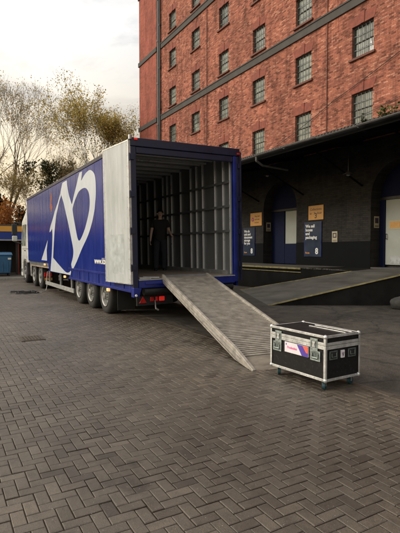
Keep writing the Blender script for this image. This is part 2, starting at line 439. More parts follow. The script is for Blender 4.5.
# channel rows of blocks along the edge
y = 0
while y < 25.4:
    if y > .0: paver(XE + .005, XE + .105, y, y + .2, .003)
    y += .2
me = bpy.data.meshes.new('paving'); me.from_pydata(vs, [], fs); me.materials.append(M['paver'])
at = me.attributes.new('tone', 'FLOAT', 'FACE'); at.data.foreach_set('value', [t for t in tones for _ in range(9)])
o = bpy.data.objects.new('paving', me); COL.objects.link(o); tag(o, kind='structure')
# outer yard paving out of the picture to the left
o = MB().add([(-60,-6,-.02),(-1.0,-6,-.02),(-1.0,25.6,-.02),(-60,25.6,-.02)], [(0,1,2,3)]).build('yard', M['concrete']); tag(o, kind='structure')

# far kerb and pavement by the shed
kb = MB()
x = -30
while x < 13: kb.box(x, x + .905, 25.6, 25.74, -.03, .11); x += .915
tag(kb.build('kerb', M['kerb'], bevel=.012), kind='structure')
tag(MB().box(-30, 13.3, 25.745, 31, -.03, .10).build('pavement', M['concrete']), kind='structure')

# inspection cover, debris
mc = thing('manhole_cover', 'small square iron inspection cover set in the block paving', 'manhole cover', (1.38, 8.45, 0))
MB().box(1.18, 1.58, 8.22, 8.68, -.01, .006).build('cover_frame', M['iron_cover'], mc, bevel=.003)
p = MB().box(1.215, 1.545, 8.255, 8.645, .0062, .010)
for k in range(6):
    for q in range(7): p.box(1.235 + k*.05, 1.255 + k*.05, 8.28 + q*.05, 8.30 + q*.05, .0101, .0135)
p.build('cover_plate', M['iron_cover'], mc)

# ------------------------------------------------------------------ warehouse
WX = 13.5; Y0, Y1 = -8.0, 33.05; PY = 29.35; ZT = 24.0; ZC = 5.5
wh = thing('brick_warehouse', 'tall red brick warehouse with dark stone bands and barred windows above a black canopy', 'building', (WX, 12, 0))
WCOL = [11.89 + 3.135 * k for k in range(-6, 6)]; WW = .98; WH = 1.17
WROW = [6.17 + 2.452 * k for k in range(0, 7)]
holes = [(c - WW/2, c + WW/2, z, z + WH) for c in WCOL for z in WROW]
ys = sorted({Y0, PY} | {h[0] for h in holes} | {h[1] for h in holes}); zs = sorted({ZC, ZT} | {h[2] for h in holes} | {h[3] for h in holes})
p = MB()
hs = {(round(h[0],4), round(h[2],4)) for h in holes}
for a, b_ in zip(ys, ys[1:]):
    for c_, d in zip(zs, zs[1:]):
        if (round(a,4), round(c_,4)) in hs: continue
        p.add([(WX,a,c_),(WX,b_,c_),(WX,b_,d),(WX,a,d)], [(0,1,2,3)])
RD = .16
for (a, b_, c_, d) in holes:
    for q in (((a,c_),(a,d)), ((b_,c_),(b_,d)), ((a,d),(b_,d)), ((a,c_),(b_,c_))):
        (ya, za), (yb, zb) = q
        p.add([(WX,ya,za),(WX,yb,zb),(WX+RD,yb,zb),(WX+RD,ya,za)], [(0,1,2,3)])
p.build('wall', M['brick'], wh)
e = MB().box(WX - .1, WX + .6, PY + .53, Y1, 0, ZT).build('pilaster', M['brick_smooth'], wh)
e['label'] = 'smoother flat red corner pier'
MB().box(WX, WX + .6, PY + .002, PY + .528, 0, ZT).build('wall', M['brick'], wh)
MB().box(WX + .6, 30, PY + .3, Y1 - .1, 0, ZT - .1).build('end_wall', M['brick_end'], wh)
MB().box(WX + .65, 30, Y0, PY, 5.8, ZT - .2).box(WX + .2, 30, Y0 + .01, PY, ZT - .19, ZT + .05).build('roof', M['roof_sheet'], wh)
for z in (10.5, 15.36, 20.3):
    MB().box(WX - .07, WX + .05, Y0, PY, z, z + .30).box(WX - .1, WX + .05, Y0, PY, z + .302, z + .36).build('stone_band', M['stone_band'], wh)
    MB().box(WX - .17, WX + .05, PY + .45, Y1 + .07, z, z + .30).build('stone_band', M['stone_band'], wh)
MB().box(WX - .2, WX + .4, Y0, Y1 + .1, ZT, ZT + .5).build('parapet', M['stone_band'], wh)
# windows (thing > window > frame bits)
def window(c, z, n):
    a, b_ = c - WW/2, c + WW/2; x = WX + RD
    fr = MB().box(x - .06, x, a + .001, a + .05, z, z + WH).box(x - .06, x, b_ - .05, b_ - .001, z, z + WH) \
        .box(x - .06, x, a + .051, b_ - .051, z, z + .05).box(x - .06, x, a + .051, b_ - .051, z + WH - .05, z + WH)
    fr.box(x - .05, x, a + .051, b_ - .051, z + WH*.5 - .015, z + WH*.5 + .015)
    w = fr.build('window', M['win_frame'], wh)
    pn = MB()
    rr = random.Random(n)
    for (z0, z1) in ((z + .051, z + WH*.5 - .016), (z + WH*.5 + .016, z + WH - .051)):
        k = 4; st = (WW - .104) / k
        for q in range(k):
            t = rr.gauss(0, .004); y0 = a + .052 + q*st + .001; y1_ = y0 + st - .002; xx = x - .012
            pn.add([(xx + t, y0, z0), (xx - t, y1_, z0), (xx - t*.5, y1_, z1), (xx + t*.6, y0, z1)], [(0,1,2,3)])
    pn.build('pane', M['glass'], w)
    br = MB()
    for q in range(1, 5):
        yy = a + .052 + q * (WW - .104) / 5
        br.box(x - .085, x - .070, yy - .008, yy + .008, z + .01, z + WH - .01)
    for q in (.28, .72): br.box(x - .0695, x - .061, a + .01, b_ - .01, z + WH*q - .012, z + WH*q + .012)
    br.build('bars', M['pipe'], w)
    MB().box(WX - .09, WX + RD - .061, a - .10, b_ + .10, z - .085, z - .002).build('sill', M['sill'], w, bevel=.008)
    # flat arch of rubbed bricks with a keystone
    lt = MB(); nn = 3
    f = lambda x_: (lambda u, v_: (x_, u, v_))
    for q in range(nn):
        t0, t1 = ((-1, -.16), (-.16, .16), (.16, 1))[q]; k = .003
        y0, y1_ = c + t0*(WW/2 + .02) + k, c + t1*(WW/2 + .02) - k
        Y0_, Y1_ = c + t0*(WW/2 + .16) + k, c + t1*(WW/2 + .16) - k
        if abs(t0) > .9: pass
        top = z + WH + (.42 if q == nn//2 else .34)
        out = .028 if q == nn//2 else .008
        lt.prism([[(y0, z + WH + .002), (y1_, z + WH + .002), (Y1_, top), (Y0_, top)]], f(WX - out), f(WX + .01))
    lt.build('lintel', M['gauge'], w)
n = 0
for c in WCOL:
    for z in WROW[:7]:
        if c > 5 or z < 15: window(c, z, n)
        n += 1
# ground-floor wall painted black, with arches
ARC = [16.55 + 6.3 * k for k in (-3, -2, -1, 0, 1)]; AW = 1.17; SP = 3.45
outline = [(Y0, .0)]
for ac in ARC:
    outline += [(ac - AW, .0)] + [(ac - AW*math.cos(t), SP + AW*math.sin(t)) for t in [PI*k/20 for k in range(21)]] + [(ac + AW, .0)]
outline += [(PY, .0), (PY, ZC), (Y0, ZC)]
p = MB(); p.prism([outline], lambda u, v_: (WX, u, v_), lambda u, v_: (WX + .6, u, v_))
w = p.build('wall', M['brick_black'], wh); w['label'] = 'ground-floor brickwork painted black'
p = MB(); prev = Y0
for ac in ARC + [None]:
    nx = ac - AW if ac else PY
    MB().box(WX - .008, WX - .001, prev + .0, nx - .0, .89, 1.87).build('dado', M['dado'], wh); prev = (ac + AW) if ac else prev
MB().box(WX + .602, WX + .8, Y0, PY, 0, 5.7).build('back_wall', M['shed_dark'], wh)
def doorway(ac, kind):
    x = WX + .58
    # blue fanlight panel
    pts = [(ac - AW + .02, SP + .0)] + [(ac - (AW - .02)*math.cos(t), SP + .02 + (AW - .02)*math.sin(t)) for t in [PI*k/16 for k in range(17)]] + [(ac + AW - .02, SP)]
    MB().prism([pts], lambda u, v_: (x - .06, u, v_), lambda u, v_: (x - .01, u, v_)).build('fanlight_panel', M['blue_door'], wh)
    MB().box(x - .14, x - .0, ac - AW + .005, ac + AW - .005, SP - .10, SP - .002).build('door_head', M['black_paint'], wh)
    if kind == 'glazed':
        d = MB().box(x - .08, x - .02, ac + .22, ac + AW - .02, .92, SP - .10).build('door', M['blue_door'], wh)
        d2 = MB().box(x - .07, x - .01, ac - AW + .02, ac + .21, .92, 1.84).build('door', M['blue_door'], wh)
        MB().box(x - .06, x - .02, ac - AW + .02, ac + .17, 1.845, SP - .102).build('door_glazing', M['door_white'], d2)
        d['label'] = 'blue door leaf'; d2['label'] = 'blue door with pale upper panel'
    else:
        MB().box(x - .12, x - .0, ac + .93, ac + AW - .01, .92, SP - .10).build('door_frame', M['blue_door'], wh)
        d = MB().box(x - .09, x - .04, ac - .72, ac + .92, 1.02, SP - .105).build('door', M['door_white'], wh, bevel=.01)
        d['label'] = 'grey white door with yellow notice'
        nb = MB().box(x - .100, x - .091, ac + .28, ac + .78, 2.28, 2.60).build('door_notice', M['sign_cream'], d)
        MB().box(x - .106, x - .1005, ac + .33, ac + .73, 2.33, 2.55).build('notice_print', M['sign_yellow'], nb)
        MB().path([(x - .09, ac + .86, 1.95), (x - .15, ac + .86, 1.95), (x - .15, ac + .86, 2.12), (x - .09, ac + .86, 2.12)], .014).build('door_handle', M['black_paint'], d)
        MB().box(x - .098, x - .091, ac - .5, ac + .7, 1.06, 1.32).build('kick_plate', M['galv'], d)
doorway(ARC[3], 'glazed'); doorway(ARC[2], 'white'); doorway(ARC[4], 'glazed'); doorway(ARC[1], 'glazed'); doorway(ARC[0], 'glazed')
# canopy
CX = 9.9; CZ = 4.91; CY0, CY1 = -8.0, 28.5
rz = lambda x_: CZ + (x_ - CX) * .19
p = MB(); nC = int((CY1 - CY0) / .0625)
ring = []
for k in range(nC + 1):
    yy = CY0 + k * .0625; dz = .022 * math.cos(k * PI)
    ring.append((yy, dz))
for (ya, da), (yb, db) in zip(ring, ring[1:]):
    p.add([(CX - .07, ya, rz(CX - .07) + .05 + da), (CX - .07, yb, rz(CX - .07) + .05 + db), (WX - .002, yb, rz(WX) + .05 + db), (WX - .002, ya, rz(WX) + .05 + da)], [(0,1,2,3)])
    p.add([(CX - .07, ya, rz(CX - .07) + .035 + da), (CX - .07, yb, rz(CX - .07) + .035 + db), (CX - .07, yb, rz(CX - .07) + .05 + db), (CX - .07, ya, rz(CX - .07) + .05 + da)], [(0,1,2,3)])
rf = p.build('canopy_roof', M['roof_sheet'], wh)
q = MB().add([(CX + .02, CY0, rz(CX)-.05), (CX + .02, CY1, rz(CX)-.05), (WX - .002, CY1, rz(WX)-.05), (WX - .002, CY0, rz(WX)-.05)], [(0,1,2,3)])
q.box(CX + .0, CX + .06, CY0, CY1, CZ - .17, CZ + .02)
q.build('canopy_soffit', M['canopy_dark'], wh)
# trusses
p = MB()
y = CY0 + 1
while y < CY1:
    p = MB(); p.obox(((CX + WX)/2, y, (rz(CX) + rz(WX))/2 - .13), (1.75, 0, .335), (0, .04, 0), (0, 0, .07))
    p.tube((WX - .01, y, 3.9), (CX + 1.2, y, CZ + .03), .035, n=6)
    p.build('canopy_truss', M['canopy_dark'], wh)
    y += 3.135
# gutter (half round)
prof = [(CX - .13 + .048*math.cos(t), CZ - .02 + .048*math.sin(t)) for t in [PI + PI*k/8 for k in range(9)]]
p = MB(); steps = 24
for k in range(steps):
    ya = CY0 + (CY1 - CY0)*k/steps; yb = CY0 + (CY1 - CY0)*(k+1)/steps; sag = -.012*(k % 3)
    for (a, b_) in zip(prof, prof[1:]):
        p.add([(a[0],ya,a[1]+sag),(b_[0],ya,b_[1]+sag),(b_[0],yb,b_[1]+sag),(a[0],yb,a[1]+sag)], [(0,1,2,3)])
    p.box(CX - .186, CX - .172, ya, yb, CZ - .025 + sag, CZ - .008 + sag)
p.build('gutter', M['gutter'], wh)
p = MB().tube((CX - .13, 13.25, CZ - .08), (CX - .13, 13.25, CZ - .22), .04).tube((CX - .13, 13.25, CZ - .22), (CX + .15, 13.25, CZ - .36), .04).tube((CX + .15, 13.25, CZ - .36), (CX + 1.3, 13.25, CZ - .42), .035)
p.build('gutter_outlet', M['gutter'], wh)
# rain pipes at the corner
p = MB().tube((WX - .12, PY + .20, 5.7), (WX - .12, PY + .20, ZT), .075, n=12)
for z in (7.5, 10.2, 13, 15.9, 18.7, 21.3): p.tube((WX - .12, PY + .20, z), (WX - .12, PY + .20, z + .14), .10, n=12)
p.build('rain_pipe', M['pipe'], wh, smooth=True)
p = MB().tube((WX - .10, PY - .02, 5.7), (WX - .10, PY - .02, ZT), .06, n=10).box(WX - .04, WX - .001, PY + .30, PY + .44, 5.7, ZT)
for z in (8.5, 11.2, 14, 16.9, 19.7): p.tube((WX - .10, PY - .02, z), (WX - .10, PY - .02, z + .12), .08, n=10)
p.build('rain_pipe', M['pipe_dark'], wh, smooth=True)
for yy in (13.62, 23.05, 4.2): MB().tube((WX - .03, yy, 5.7), (WX - .03, yy, ZT), .018, n=6).build('conduit', M['sill'], wh)
# wall cables
cp = [(7.6, 7.35), (9.6, 7.85), (11.46, 8.05), (13.5, 6.8), (15.4, 6.2), (17.6, 5.9)]
def sagline(a, b_, sag, n_=10): return [(WX - .06, a[0] + (b_[0]-a[0])*k/n_, a[1] + (b_[1]-a[1])*k/n_ - sag*4*(k/n_)*(1-k/n_)) for k in range(n_+1)]
MB().path(sagline((8.2, 8.9), (13.25, 7.35), .10) + sagline((13.25, 7.35), (18.3, 5.95), .12)[1:], .012, 5).build('wall_cable', M['cable'], wh)
MB().path(sagline((12.9, 6.35), (8.8, 7.0), .1), .01, 5).build('wall_cable', M['cable'], wh)
# loading dock, beside the wall
DX = 11.3; DZ = .88
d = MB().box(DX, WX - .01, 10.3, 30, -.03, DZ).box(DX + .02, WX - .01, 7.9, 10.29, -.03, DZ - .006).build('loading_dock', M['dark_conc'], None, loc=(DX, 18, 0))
tag(d, kind='structure')
p = MB().box(DX - .02, WX - .012, 12.6, 29.9, DZ + .004, DZ + .03)
tag(p.build('dock_deck', M['concrete']), kind='structure')
p = MB()
y = 12.6
while y < 29.5:
    p.box(DX - .045, DX - .021, y, y + 1.18, DZ - .03, DZ + .032); y += 1.2
p.box(DX - .025, DX - .002, 12.6, 29.9, DZ - .15, DZ - .125)
tag(p.build('dock_edge_line', M['yellow']), kind='structure')
# rough broken edge further right
p = MB(); y = 10.5
while y < 12.5:
    l = R.uniform(.05, .16); p.box(DX - R.uniform(.0, .03), DX + .1, y, y + l, DZ + .002, DZ + R.uniform(.01, .05)); y += l + R.uniform(.0, .05)
tag(p.build('dock_rubble_edge', M['concrete']), kind='structure')
# concrete ramp up to the dock
A, Nn, E_, C_ = (8.0, 10.26, -.003), (11.3, 8.35, .885), (11.28, 10.25, .885), (10.15, 14.8, -.003)
p = MB(); K = 14
def bl(u, v_):
    a = Vector(A).lerp(Vector(Nn), u); b_ = Vector(C_).lerp(Vector(E_), u); return a.lerp(b_, v_)
for i in range(K):
    for j in range(6):
        p.add([bl(i/K, j/6), bl((i+1)/K, j/6), bl((i+1)/K, (j+1)/6), bl(i/K, (j+1)/6)], [(0,1,2,3)])
p.add([Nn, (13.4, 7.9, .885), (13.48, 11.2, .885), E_], [(0,1,2,3)])
# threshold into the arch
p.box(WX - .0, WX + .59, ARC[2] - AW + .01, ARC[2] + AW - .01, .3, .93)
o = p.build('ramp_surface', M['ramp_conc']); tag(o, kind='structure')
p = MB()
def skirt(a, b_): p.add([a, b_, (b_[0], b_[1], -.02), (a[0], a[1], -.02)], [(0,1,2,3)])
skirt((A[0]+.02, A[1]+.02, -.02), (Nn[0], Nn[1] + .02, .88)); skirt((Nn[0], Nn[1] + .02, .88), (13.4, 7.93, .88)); skirt((C_[0], C_[1], -.02), (E_[0]-.01, E_[1], .88))
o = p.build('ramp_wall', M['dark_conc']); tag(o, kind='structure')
def strip(pts, w_, name):
    p = MB()
    for a, b_ in zip(pts, pts[1:]):
        a, b_ = Vector(a), Vector(b_); d_ = (b_ - a).normalized(); s_ = d_.cross(Vector((0, 0, 1))).normalized() * w_
        n_ = max(1, int((b_ - a).length / .35)); 
        for k in range(n_):
            if R.random() < .02: continue
            q0 = a.lerp(b_, k/n_); q1 = a.lerp(b_, (k+1)/n_); up = Vector((0, 0, .012)); dn = Vector((0,0,-.02))
            w2 = s_ * R.uniform(.75, 1.1)
            p.add([q0 - w2 + up, q0 + w2 + up, q1 + w2 + up, q1 - w2 + up, q0 - w2 + dn, q0 + w2 + dn, q1 + w2 + dn, q1 - w2 + dn], [(0,1,2,3),(0,1,5,4),(2,3,7,6),(1,2,6,5),(3,0,4,7)])
    tag(p.build(name, M['yellow']), kind='structure')
strip([A, Nn, (13.38, 7.95, .885)], .028, 'ramp_edge_line'); strip([C_, E_], .018, 'ramp_far_edge_line')

# boulder
bmx = bmesh.new(); bmesh.ops.create_icosphere(bmx, subdivisions=4, radius=1)
for vt in bmx.verts:
    k = 1 + .16 * mn.noise(vt.co * 1.3) + .05 * mn.noise(vt.co * 4)
    vt.co = Vector((vt.co.x * .29 * k, vt.co.y * .30 * k, max(-.12, vt.co.z * .21 * k) + .12))
me = bpy.data.meshes.new('boulder'); bmx.to_mesh(me); bmx.free(); me.materials.append(M['rock'])
me.polygons.foreach_set('use_smooth', [True] * len(me.polygons))
o = bpy.data.objects.new('boulder', me); COL.objects.link(o); o.location = (10.62, 7.92, 0)
tag(o, 'rounded grey boulder on the tarmac below the concrete ramp', 'boulder')

# ------------------------------------------------------------------ signs on the warehouse wall
def poster(yc, z0, z1, w_, lines, label, big):
    t = thing('poster', label, 'poster', (WX - .02, yc, z0), 'navy posters on the black wall')
    x = WX - .012
    MB().box(x - .025, x, yc - w_/2, yc + w_/2, z0, z1).build('board', M['sign_navy'], t, bevel=.004)
    yl = yc + w_/2 - .09; z = z1 - .10
    MB().box(x - .0262, x - .0255, yc - w_/2 + .0, yc - w_/2 + .02, z0, z1).box(x - .0262, x - .0255, yc + w_/2 - .02, yc + w_/2, z0, z1).build('edge_strip', M['blue_frame'], t)
    for k, ln in enumerate(lines):
        z -= big; text(ln, big * 1.12, 'lettering', M['white_paint'], t, (x - .027, yl, z + .02), bold=.006)
    text('8', .34, 'emblem', M['white_paint'], t, (x - .027, yc - .16, z0 + .12), bold=.012)
    text('Reuse', .10, 'small_lettering', M['orange'], t, (x - .027, yl, z0 + .13), bold=.003)
    return t
poster(14.34, 1.27, 2.72, 1.02, ['We sell', 'boxes', 'and', 'packaging'], 'navy poster reading We sell boxes and packaging below the larger yellow sign', .155)
poster(18.86, 1.27, 2.66, .98, ['We do', 'unit and', 'document', 'storage', 'for you'], 'navy poster with five lines of white writing beside the trailer, left of the first arch', .15)
def ysign(yc, z0, z1, w_, label, kind):
    t = thing('wall_sign', label, 'sign', (WX - .02, yc, z0), 'yellow signs above the posters')
    x = WX - .012
    MB().box(x - .02, x, yc - w_/2, yc + w_/2, z0, z1).build('board', M['sign_yellow'], t, bevel=.003)
    if kind == 'b':
        text('Collections', .145, 'lettering', M['ink'], t, (x - .0215, yc, z1 - .2), align='CENTER', bold=.001)
        text('at   3   door', .14, 'lettering', M['ink'], t, (x - .0215, yc, z1 - .36), align='CENTER', bold=.001)
        text('3', .30, 'lettering', M['ink'], t, (x - .0225, yc, z0 + .07), align='CENTER', bold=.004)
    else:
        q = MB().lathe([(-.023, .04), (-.023, .10), (-.0205, .10)], (x, yc + w_*.28, (z0 + z1)/2), 'X', 16).build('emblem', M['ink_red'], t)
        for k, ln in enumerate(('Ring bell', 'and wait', 'at door')): text(ln, .11, 'lettering', M['ink'], t, (x - .0215, yc + w_*.10, z1 - .2 - k*.15), bold=.001)
ysign(14.17, 2.79, 3.38, .86, 'larger looking yellow sign above the boxes and packaging poster', 'b')
ysign(18.28, 2.73, 3.36, .92, 'yellow sign with a red round mark, left of the first arch', 'a')
def notice(loc, face, label):
    x, y, z = loc
    t = thing('notice', label, 'notice', loc, 'small cream notices by the doors')
    if face == '-X':
        MB().box(x - .012, x, y - .14, y + .14, z, z + .42).build('plate', M['sign_cream'], t)
        MB().box(x - .0135, x - .0125, y - .10, y + .10, z + .17, z + .36).box(x - .0135, x - .0125, y - .11, y + .11, z + .03, z + .045).box(x - .0135, x - .0125, y - .11, y + .11, z + .07, z + .085).build('print', M['ink'], t)
        MB().box(x - .0150, x - .0140, y - .05, y + .05, z + .21, z + .32).build('pictogram', M['sign_cream'], t)
    else:
        MB().box(x - .13, x + .13, y, y + .012, z, z + .42).build('plate', M['sign_cream'], t)
        MB().box(x - .09, x + .09, y - .0015, y - .0005, z + .17, z + .36).box(x - .10, x + .10, y - .0015, y - .0005, z + .05, z + .08).build('print', M['ink'], t)
notice((WX - .009, 13.13, 1.86), '-X', 'small cream notice on the wall right of the boxes poster')
notice((WX + .3, ARC[3] + AW - .014, 2.45), '-Y', 'small cream notice on the jamb of the arch with the blue door')
notice((WX + .3, ARC[2] + AW - .014, 2.35), '-Y', 'small dim notice on the jamb of the rightmost arch')
def hanging_lamp(x, y, z, label):
    t = thing('ceiling_lamp', label, 'lamp', (x, y, z), 'lamps under the canopy')
    MB().tube((x, y, z + .1), (x, y, rz(x) - .06), .012, n=6).build('rod', M['black_paint'], t)
    MB().lathe([(.12, .02), (.10, .05), (.02, .17), (.0, .18)], (x, y, z), 'Z', 18).build('shade', M['shed_dark'], t, smooth=True)
    MB().lathe([(.05, .0), (.03, .05), (-.02, .07), (-.05, .0)], (x, y, z), 'Z', 12).build('bulb', M['galv'], t, smooth=True)
hanging_lamp(12, 15.5, 4.66, 'small metal lamp under the canopy, above the blue door arch')
hanging_lamp(12, 11.1, 4.08, 'small metal lamp under the canopy, nearer the right edge')

# gutter weeds
def leafcluster(pts, size, n_per, rng, spread, up=.4):
    V, F = [], []
    for p_ in pts:
        for _ in range(n_per):
            c = Vector(p_) + Vector((rng.gauss(0, spread), rng.gauss(0, spread), rng.gauss(0, spread)))
            d = Vector((rng.gauss(0, 1), rng.gauss(0, 1), rng.gauss(up, 1))).normalized(); u = d.orthogonal().normalized()
            u = (u * math.cos(rng.random()*6) + d.cross(u) * math.sin(rng.random()*6)); s_ = size * rng.uniform(.6, 1.4)
            w2 = d.cross(u)
            o_ = len(V); V += [c, c + u*s_*.5 + w2*s_*.35, c + u*s_, c + u*s_*.5 - w2*s_*.35]; F.append((o_, o_+1, o_+2, o_+3))
    return V, F
rw = random.Random(3)
for k, (yy, nn_, lab) in enumerate(((7.75, 18, 'green weeds growing in the canopy gutter at the right edge'), (8.6, 6, 'small tuft of weed in the canopy gutter, second from the right edge'))):
    V, F = leafcluster([(CX - .12 + rw.uniform(-.03, .05), yy + rw.uniform(-.3, .3) * (1 if k == 0 else .4), CZ + rw.uniform(.0, .18)) for _ in range(nn_)], .07, 9, rw, .04, 1)
    o = MB().add(V, F).build('gutter_weed', M['leaf_dark'] if k else M['moss'], loc=(CX, yy, CZ)); tag(o, lab, 'weed', 'weeds in the canopy gutter')

# ------------------------------------------------------------------ semi trailer
TX0, TX1, TY0, TY1 = 3.45, 6.09, 8.88, 21.6
TZ = 3.84; FZ = .95
tr = thing('semi_trailer', 'long blue box trailer with white looping graphic, rear doors folded open', 'trailer', (4.77, 15, 0))
# lower edge stepped: rear skirt .66, mid .79, neck 1.10
SK = MB()
side = [(TY0 + .06, .70), (14.2, .70), (14.2, .80), (17.2, .80), (17.3, 1.10), (TY1, 1.10), (TY1, TZ - .10), (TY0 + .06, TZ - .10)]
SK.prism([side], lambda u, v_: (TX0, u, v_), lambda u, v_: (TX0 + .05, u, v_))
SK.build('side_panel', M['skin_blue'], tr, bevel=.006)
SK = MB().prism([side], lambda u, v_: (TX1 - .05, u, v_), lambda u, v_: (TX1, u, v_)); SK.build('side_panel', M['skin_blue'], tr)
MB().box(TX0 + .05, TX1 - .05, TY1 - .06, TY1, 1.10, TZ - .1).build('front_panel', M['skin_blue'], tr)
MB().box(TX0 - .012, TX0 + .06, TY0 + .06, TY1 + .01, TZ - .098, TZ).box(TX1 - .06, TX1 + .012, TY0 + .06, TY1 + .01, TZ - .098, TZ).build('roof_rail', M['navy'], tr, bevel=.01)
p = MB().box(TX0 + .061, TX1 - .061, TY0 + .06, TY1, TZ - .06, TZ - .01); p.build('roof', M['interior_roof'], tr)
# seams and lower rail on the near side
p = MB(); y = TY0 + .65
while y < TY1 - .2:
    zb = 1.12 if y > 17.3 else .86
    p.box(TX0 - .0016, TX0 - .0001, y - .010, y + .010, zb, TZ - .10); y += .61
p.build('panel_seams', M['skin_blue'], tr)
p = MB().box(TX0 - .016, TX0 - .001, TY0 + .06, 14.25, .98, 1.03).box(TX0 - .02, TX0 - .001, TY0 + .06, 14.2, .69, .74)
y = TY0 + .5
while y < 14: p.box(TX0 - .014, TX0 - .001, y, y + .05, .75, .975); y += .9
p.build('lower_rail', M['blue_frame'], tr, bevel=.003)
# interior
MB().box(TX0 + .06, TX1 - .06, TY0 + .02, TY1 - .07, FZ - .06, FZ).build('floor', M['interior_floor'], tr)
IX = TX1 - .10
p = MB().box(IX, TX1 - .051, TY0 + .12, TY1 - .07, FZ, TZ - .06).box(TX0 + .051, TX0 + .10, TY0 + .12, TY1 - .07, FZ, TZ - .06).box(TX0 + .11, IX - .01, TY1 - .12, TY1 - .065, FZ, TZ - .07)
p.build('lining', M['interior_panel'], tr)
po = [9.05, 9.35, 9.72, 10.33, 10.66, 10.98, 11.58, 12.15, 12.45, 12.75] + [13.35 + .6*k for k in range(13)]
for k, yy in enumerate(po):
    for sx_ in (1, -1):
        x_ = IX if sx_ > 0 else TX0 + .10
        p = MB().box(min(x_, x_ - sx_*.035), max(x_, x_ - sx_*.035), yy - .022, yy + .022, FZ + .02, TZ - .12)
        p.box(min(x_ - sx_*.0352, x_ - sx_*.05), max(x_ - sx_*.0352, x_ - sx_*.05), yy - .010, yy + .010, FZ + .02, TZ - .12)
        p.build('wall_post', M['post_alu'], tr)
for z in (1.98, 2.56, 3.12):
    p = MB().box(IX - .068, IX - .051, TY0 + .15, TY1 - .15, z - .028, z + .028).box(TX0 + .151, TX0 + .168, TY0 + .15, TY1 - .15, z - .028, z + .028)
    p.build('cargo_rail', M['interior_panel'], tr, bevel=.004)
p = MB().box(IX - .06, IX - .001, TY0 + .3, TY1 - .15, FZ + .002, FZ + .10)
p.build('kick_rail', M['galv'], tr)
y = TY0 + .35
p = MB()
while y < TY1 - .3:
    p.box(TX0 + .11, IX - .002, y, y + .06, TZ - .13, TZ - .061); y += .6
p.build('roof_bows', M['post_alu'], tr, bevel=.008)
# metal bar added to stand for a strip of light along the roof
MB().box(TX0 + .3, TX1 - .3, TY0 + .95, TY0 + 1.0, TZ - .21, TZ - .17).build('roof_glint_bar', M['galv'], tr)
# rear frame
p = MB().box(TX0 - .004, TX0 + .115, TY0 - .04, TY0 + .06, .66, TZ - .165); p.build('rear_post', M['navy'], tr, bevel=.012)
p = MB().box(TX1 - .16, TX1 - .075, TY0 - .04, TY0 + .06, .80, TZ - .165); p.build('rear_post', M['blue_frame'], tr, bevel=.012)
p = MB().box(TX1 - .072, TX1 + .004, TY0 - .035, TY0 + .06, .80, TZ - .165); p.build('rear_post', M['navy'], tr, bevel=.012)
p = MB().box(TX0 - .01, TX1 + .01, TY0 - .05, TY0 + .06, TZ - .163, TZ + .01).box(TX0 + .12, TX1 - .165, TY0 - .03, TY0 + .04, TZ - .30, TZ - .166)
p.build('header', M['navy'], tr, bevel=.012)
p = MB().box(TX0 + .118, TX1 - .165, TY0 - .06, TY0 + .02, .78, FZ - .012).box(TX0 + .25, TX0 + .75, TY0 - .085, TY0 - .061, .85, .90)
p.build('rear_sill', M['blue_frame'], tr, bevel=.01)
MB().box(TX0 + .118, TX1 - .165, TY0 - .07, TY0 + .10, FZ - .010, FZ + .008).build('sill_plate', M['galv'], tr)
for (x_, z_) in ((TX0 + .10, TZ + .005), (TX1 - .04, TZ - .09)):
    MB().box(x_ - .035, x_ + .035, TY0 - .085, TY0 - .051, z_ - .045, z_ - .005).build('top_marker_lamp', M['red_lit'] if x_ < 4 else M['red_dull'], tr, bevel=.006)
# hinge/lock bits at the left corner
for z in (1.15, 1.9, 2.65, 3.4):
    MB().box(TX0 - .03, TX0 + .06, TY0 - .075, TY0 - .041, z, z + .11).tube((TX0 - .035, TY0 - .055, z - .02), (TX0 - .035, TY0 - .055, z + .13), .016, n=8).build('hinge', M['navy'], tr, bevel=.004)
    MB().box(TX1 - .05, TX1 + .02, TY0 - .07, TY0 - .036, z, z + .11).build('hinge', M['navy'], tr, bevel=.004)
MB().tube((TX0 - .02, TY0 - .06, TZ - .04), (TX0 - .02, TY0 - .06, TZ + .05), .035, n=10).build('corner_cap', M['alu_flat'], tr, bevel=.004)
p = MB().prism([[(TX0 - .02, .60), (TX0 + .10, .60), (TX0 + .16, .78), (TX0 - .02, .80)]], lambda u, v_: (u, TY0 - .10, v_), lambda u, v_: (u, TY0 + .05, v_))
p.build('corner_bracket', M['blue_frame'], tr, bevel=.01)
MB().lathe([(-.02, 0), (-.02, .022), (0, .028)], (TX0 + .03, TY0 - .10, .64), 'Y', 14).build('corner_lamp', M['lamp_white'], tr)
# clutter on the rear left of the floor (ratchets and strap)
p = MB().box(TX0 + .16, TX0 + .42, TY0 + .02, TY0 + .10, FZ + .009, FZ + .05).tube((TX0 + .2, TY0 + .15, FZ + .03), (TX0 + .62, TY0 + .05, FZ + .03), .014).tube((TX0 + .30, TY0 + .18, FZ + .05), (TX0 + .66, TY0 + .2, FZ + .02), .012)
p.build('lock_gear', M['galv'], tr, bevel=.004)
